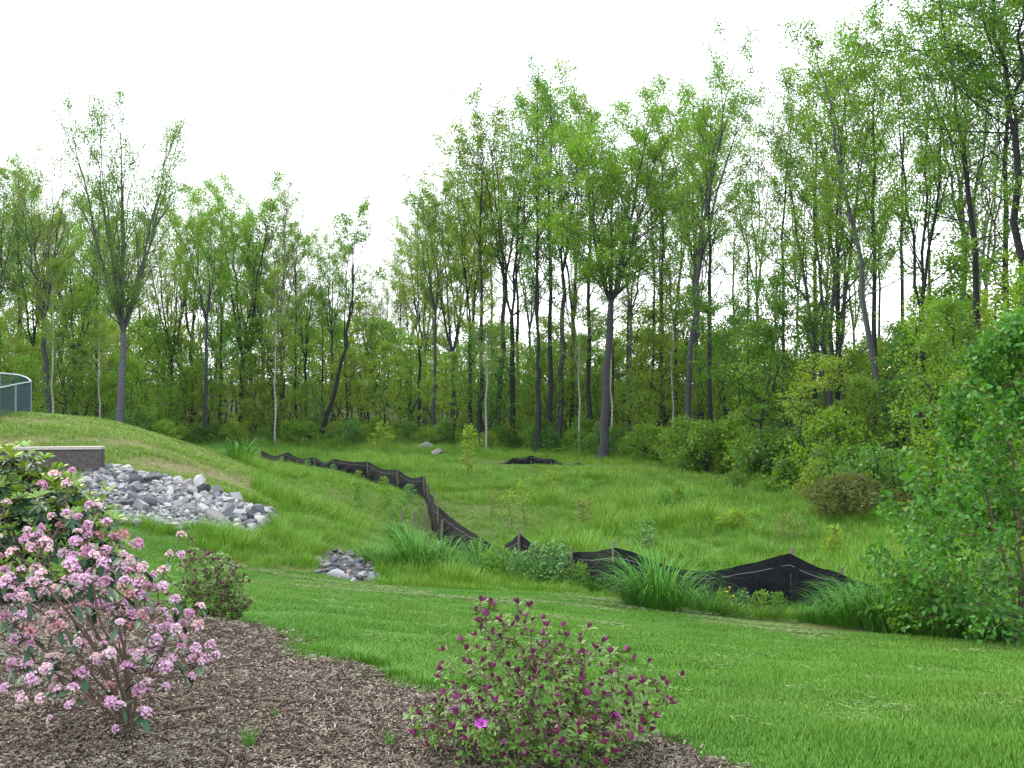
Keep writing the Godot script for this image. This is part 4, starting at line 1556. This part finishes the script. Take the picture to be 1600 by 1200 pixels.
# ---------------------------------------------------------------- the near shrubs
func dome(count: int, rx: float, h: float, rz: float, low: float, deep: float) -> Array:
	# twig ends spread evenly over a dome and a little inside it
	var tips := []
	var tries := 0
	var gap := 0.9 * sqrt(TAU * rx * h / count)
	while tips.size() < count and tries < 60000:
		tries += 1
		var d := rvec()
		var up := rng.randf_range(low, 1.0)
		var a := rng.randf() * TAU
		var rr := sqrt(maxf(1.0 - up * up, 0.0)) if up > 0.25 else sqrt(1.0 - .0625) * lerpf(.62, 1.0, up / .25)
		var k := lerpf(1.0 - deep, 1.06, pow(rng.randf(), .5)) * (1.0 + .28 * noise.get_noise_3d(cos(a) * rr * 9.0, up * 9.0, sin(a) * rr * 9.0))
		if rng.randf() < .05:
			k *= 1.14
		var q := Vector3(cos(a) * rr * rx, up * h, sin(a) * rr * rz) * k + d * .02
		var ok := true
		for t: Vector3 in tips:
			if t.distance_to(q) < gap * .62:
				ok = false
				break
		if ok or tries % 40 == 0:
			tips.append(q)
	return tips


func facing(d: Vector3, up_share: float) -> Basis:
	var y := (d * (1.0 - up_share) + Vector3.UP * up_share).normalized()
	var x := y.cross(Vector3(rng.randfn(), rng.randfn(), rng.randfn()).normalized()).normalized()
	return Basis(x, y, x.cross(y))


func build_shrubs() -> void:
	# ---- lavender-pink rhododendron
	var truss := []
	for k in 4:
		rng.seed = 700 + k
		var b := Buf.new()
		for i in 17:
			var u := (i + .5) / 17.0
			var a := i * 2.4
			var d := Vector3(cos(a) * sqrt(u), 1.05 - u * 1.1, sin(a) * sqrt(u)).normalized()
			var at := d * rng.randf_range(.014, .026)
			var x := d.cross(Vector3(.3, .2, .9)).normalized()
			var y := d.cross(x)
			var pale := rng.randf_range(.6, 1.0)
			var pink := rng.randf_range(.74, 1.0)
			var open := rng.randf_range(.5, .95)
			for f in 5:
				var fa := TAU * f / 5.0 + rng.randf() * .3
				var o := x * cos(fa) + y * sin(fa)
				var pd := (d * (1.15 - open * .5) + o * open).normalized()
				b.leaf8(at, pd, pd.cross(d).normalized(), rng.randf_range(.011, .016), rng.randf_range(.007, .010), .2, Color(pale, pale * pink * rng.randf_range(.85, 1.0), pale * rng.randf_range(.85, 1.0)), .5, .2)
			b.tube(PackedVector3Array([Vector3.ZERO, at]), PackedFloat32Array([.0018, .0022]), 4, Color(.5, .5, .4))
		truss.append(b.mesh(M.petal))
	var rleaf := []
	for k in 3:
		rng.seed = 710 + k
		var b := Buf.new()
		b.leaf8(Vector3.ZERO, Vector3(0, 0, -1), Vector3(1, 0, 0), .07 + .008 * k, .026, .12 + .1 * k, tint(.2), .45, .14)
		rleaf.append(b.mesh(M.rhodo_leaf))
	rng.seed = 720
	var at := hit(205, 1150)
	var foot := Vector3(at.x, mulch_y(at.x, at.y), -at.y)
	var tips := dome(296, .46, .99, .48, .27, .48)
	tips.append(Vector3(.0, .05, .12))
	tips.append(Vector3(-.22, .12, .2))
	tips.append(Vector3(.42, .78, .0))
	for i in tips.size():
		tips[i].x -= .2 * clampf(tips[i].y * 2.0, 0, 1)
	var sk := skeleton(tips, 22, .0022, .33, .02, true)
	var sh := thing("rhododendron", foot, "flowering shrub with many lavender-pink blossom clusters on bare stems", "shrub")
	part("stems", sk[0].mesh(M.twig_red), sh)
	var leaves := 0
	for i in tips.size():
		var d: Vector3 = sk[1][i]
		var fb := facing(d, .45)
		var s := rng.randf_range(.62, 1.08)
		if rng.randf() < .9:
			var age := rng.randf()
			var bloom := part("flower_cluster", truss[rng.randi_range(0, 3)], sh, Transform3D(fb * Basis.from_scale(Vector3(s, s * rng.randf_range(.7, 1.1), s)), tips[i]), M.petal if age < .4 else M.petal_mauve if age < .62 else M.petal_pale if age < .95 else M.petal_spent)
			if age >= .95:
				bloom.set_meta("label", "browned fading flower cluster")
		for k in 3:
			if leaves >= 300 or rng.randf() < .62:
				continue
			leaves += 1
			var a := rng.randf() * TAU
			var fwd := (fb * Vector3(cos(a), rng.randf_range(-.75, .05), sin(a))).normalized()
			part("leaf", rleaf[rng.randi_range(0, 2)], sh, Transform3D(Basis.looking_at(fwd, (Vector3.UP + rvec() * .2).normalized()) * Basis.from_scale(Vector3.ONE * rng.randf_range(.75, 1.15)), tips[i] - d * rng.randf_range(.0, .03)))
	# ---- budding azaleas
	var buds := []
	var roses := []
	for k in 3:
		rng.seed = 730 + k
		var b := Buf.new()
		for i in 3 + k:
			var d := (Vector3.UP + rvec() * .55).normalized()
			var l := rng.randf_range(.022, .034)
			b.tube(PackedVector3Array([Vector3.ZERO, d * l * .25, d * l * .6, d * l * .85, d * l]), PackedFloat32Array([.0015, .0045, .0062, .004, .0008]), 6, tint(.35))
		buds.append(b.mesh(M.bud))
		var r := Buf.new()
		for i in 7:
			var a := TAU * i / 7.0 + rng.randf() * .6
			var d := Vector3(cos(a), rng.randf_range(.1, .7), sin(a)).normalized()
			r.leaf8(Vector3.ZERO, d, d.cross(Vector3.UP).normalized(), rng.randf_range(.028, .046), rng.randf_range(.010, .014), .2, tint(.3), .5, .16)
		roses.append(r.mesh(M.azalea_leaf))
	var open := Buf.new()
	rng.seed = 735
	for f in 6:
		var fa := TAU * f / 6.0
		var pd := Vector3(cos(fa), .7, sin(fa)).normalized()
		open.leaf8(Vector3.ZERO, pd, pd.cross(Vector3.UP).normalized(), .03, .02, .25, tint(.2), .5, .2)
	var open_mesh := open.mesh(M.open_flower)
	azalea("budding azalea shrub full of dark magenta buds on the near mulch", hit(850, 1186), 740, 290, .56, .58, .46, buds, roses, open_mesh, 7, 1.0, .62, .95)
	azalea("small dense azalea with purple buds at the far corner of the mulch bed", hit(328, 978), 741, 290, .29, .50, .28, buds, roses, open_mesh, 0, .8, .55, .5)
	# ---- broad-leaved green rhododendron
	var glossy := []
	var fresh := []
	for k in 3:
		rng.seed = 750 + k
		var b := Buf.new()
		for i in 9:
			var a := TAU * i / 9.0 + rng.randf() * .5
			var d := Vector3(cos(a), rng.randf_range(-.35, .25), sin(a)).normalized()
			b.leaf8(Vector3(0, -.02, 0), d, d.cross(Vector3.UP).normalized(), rng.randf_range(.085, .12), rng.randf_range(.028, .036), .25, tint(.3), .5, .12)
		glossy.append(b.mesh(M.rhodo_leaf))
		var c := Buf.new()
		for i in 8:
			var a := TAU * i / 8.0 + rng.randf() * .5
			var d := Vector3(cos(a), rng.randf_range(.25, .95), sin(a)).normalized()
			c.leaf8(Vector3.ZERO, d, d.cross(Vector3.UP).normalized(), rng.randf_range(.06, .09), rng.randf_range(.02, .026), .15, tint(.25), .5, .14)
		fresh.append(c.mesh(M.rhodo_new))
	rng.seed = 760
	var q := from_pixel(48, 900, 8.6)
	foot = on_ground(q.x, 8.6)
	tips = dome(290, .78, 1.14, .66, .08, .3)
	sk = skeleton(tips, 9, .003, .42, 0.0, true)
	sh = thing("evergreen_shrub", foot, "broad-leaved evergreen shrub with fresh pale green shoots before the retaining wall", "shrub")
	part("stems", sk[0].mesh(M.twig), sh)
	for i in tips.size():
		var fb := facing(sk[1][i], .6)
		part("leaf_whorl", glossy[rng.randi_range(0, 2)], sh, Transform3D(fb, tips[i] - sk[1][i] * .03))
		if rng.randf() < .3 + .7 * clampf(tips[i].y / 1.0, 0, 1):
			part("young_shoot", fresh[rng.randi_range(0, 2)], sh, Transform3D(fb * Basis.from_scale(Vector3.ONE * rng.randf_range(1.1, 1.55)), tips[i] + sk[1][i] * .03))
	# ---- leafy birch beside the lawn
	var bleaf := []
	for k in 3:
		rng.seed = 770 + k
		var b := Buf.new()
		b.leaf8(Vector3.ZERO, Vector3(0, 0, -1), Vector3(1, 0, 0), .07, .052, .2, tint(.2), .3, .12)
		bleaf.append(b.mesh(M.leaf_birch))
	rng.seed = 780
	var bx := 5.25
	var bd := 10.6
	foot = on_ground(bx, bd)
	tips = []
	while tips.size() < 450:
		var t := rng.randf()
		var rr := 1.9 * pow(1.0 - t, .6) * (.7 + .3 * minf(t / .15, 1.0))
		var a := rng.randf() * TAU
		var k := sqrt(lerpf(.08, 1.0, rng.randf())) * rng.randf_range(.8, 1.12)
		tips.append(Vector3(cos(a) * rr * k, .1 + t * 3.25, sin(a) * rr * k))
	sk = skeleton(tips, 4, .0022, .44, 0.0, true)
	sh = thing("birch_sapling", foot, "bushy young birch with large bright leaves at the lawn's edge", "tree")
	part("trunk", sk[0].mesh(M.twig), sh)
	var crown := Buf.new()
	leaves = 0
	for i in tips.size():
		var d: Vector3 = sk[1][i]
		for k in 34:
			var p: Vector3 = tips[i] - d * rng.randf_range(-.04, .30) + rvec() * .10
			var fwd := (rvec() + Vector3.DOWN * .55 + d * .3).normalized()
			var up := (rvec() * .8 + Vector3.UP).normalized()
			var sd := fwd.cross(up).normalized()
			if k == 0 and leaves < 290:
				leaves += 1
				part("leaf", bleaf[rng.randi_range(0, 2)], sh, Transform3D(Basis.looking_at(fwd, up), tips[i]))
			else:
				var l := rng.randf_range(.042, .072)
				crown.leaf8(p, fwd, sd, l, l * .78, .15, tint(.25), .3, .12)
	var cm := part("crown", crown.mesh(M.leaf_birch), sh)
	cm.set_meta("kind", "stuff")


func azalea(label: String, at: Vector2, sd: int, count: int, rx: float, h: float, rz: float, buds: Array, roses: Array, open_mesh: Mesh, opened: int, size: float, deep: float, budding: float) -> void:
	rng.seed = sd
	var tips := dome(count, rx, h, rz, .06, deep)
	var sk := skeleton(tips, 16, .0016, .40, 0.0, true)
	var sh := thing("azalea", Vector3(at.x, mulch_y(at.x, at.y), -at.y), label, "shrub")
	part("stems", sk[0].mesh(M.twig), sh)
	var fill := Buf.new()
	var more := Buf.new()
	for i in tips.size():
		var fb := facing(sk[1][i], .5)
		part("leaf_rosette", roses[rng.randi_range(0, 2)], sh, Transform3D(fb * Basis.from_scale(Vector3.ONE * size * rng.randf_range(.85, 1.2)), tips[i] - sk[1][i] * .012))
		if rng.randf() < budding:
			part("bud_cluster", buds[rng.randi_range(0, 2)], sh, Transform3D(fb * Basis.from_scale(Vector3.ONE * size * rng.randf_range(.95, 1.35)), tips[i]))
		for k in 2:
			# side shoots a little further down the twig
			var o: Vector3 = tips[i] * rng.randf_range(.8, .96) + rvec() * .025
			var sb := facing(sk[1][i], .5)
			if rng.randf() < budding * .5:
				for m in 2:
					var e := (sb.y + rvec() * .5).normalized() * size * rng.randf_range(.016, .026)
					more.tube(PackedVector3Array([o, o + e * .3, o + e * .65, o + e]), PackedFloat32Array([.0012, .004, .005, .0008]), 5, tint(.35))
			for m in 6:
				var a := TAU * m / 6.0 + rng.randf() * .6
				var d := (sb * Vector3(cos(a), rng.randf_range(.1, .7), sin(a))).normalized()
				fill.leaf8(o, d, d.cross(sb.y).normalized(), size * rng.randf_range(.022, .038), size * rng.randf_range(.008, .012), .2, tint(.3), .5, .16)
		if opened > 0 and (i * opened) % tips.size() < opened:
			part("open_flower", open_mesh, sh, Transform3D(fb, tips[i] + sk[1][i] * .02))
	part("foliage", fill.mesh(M.azalea_leaf), sh).set_meta("kind", "stuff")
	part("small_buds", more.mesh(M.bud), sh).set_meta("kind", "stuff")


func _ready() -> void:
	# ---- camera, sky, sun, exposure
	var cam := Camera3D.new()
	cam.name = "camera"
	cam.position = Vector3(0, EYE, 0)
	cam.fov = rad_to_deg(2.0 * atan(600.0 / F))
	cam.near = 0.05
	cam.far = 1500.0
	add_child(cam)
	cam.current = true
	var env := Environment.new()
	env.background_mode = Environment.BG_SKY
	env.tonemap_mode = Environment.TONE_MAPPER_LINEAR
	env.tonemap_exposure = 3.2
	env.fog_enabled = true
	env.fog_density = 0.00006
	env.fog_light_color = Color(0.9, 0.94, 1.0)
	env.sdfgi_enabled = true
	env.ssao_enabled = true
	env.ssil_enabled = true
	var sm := ProceduralSkyMaterial.new()
	sm.sky_top_color = Color(0.88, 0.93, 1.0)
	sm.sky_horizon_color = Color(1.0, 1.0, 1.0)
	sm.sky_curve = 0.25
	sm.ground_bottom_color = Color(0.3, 0.36, 0.2)
	sm.ground_horizon_color = Color(0.6, 0.66, 0.55)
	sm.sky_energy_multiplier = 1.0
	sm.sun_angle_max = 0.1
	var sky := Sky.new()
	sky.sky_material = sm
	env.sky = sky
	var we := WorldEnvironment.new()
	we.name = "world_environment"
	we.environment = env
	add_child(we)
	var sun := DirectionalLight3D.new()
	sun.name = "sun"
	sun.light_energy = 0.5
	sun.light_color = Color(1.0, 0.96, 0.88)
	sun.light_angular_distance = 14.0
	sun.shadow_enabled = true
	add_child(sun)
	sun.look_at_from_position(Vector3(-5, 9, -6), Vector3.ZERO)
	# ---- the place
	noise.seed = 5
	noise.frequency = 0.11
	noise.fractal_octaves = 3
	noise2.seed = 9
	noise2.frequency = 0.13
	noise2.fractal_octaves = 2
	materials()
	survey()
	regions()
	build_ground()
	build_wood()
	build_wall_and_fence()
	build_stones()
	build_silt_fences()
	build_meadow()
	build_lawn()
	build_clumps()
	build_mulch()
	build_shrubs()
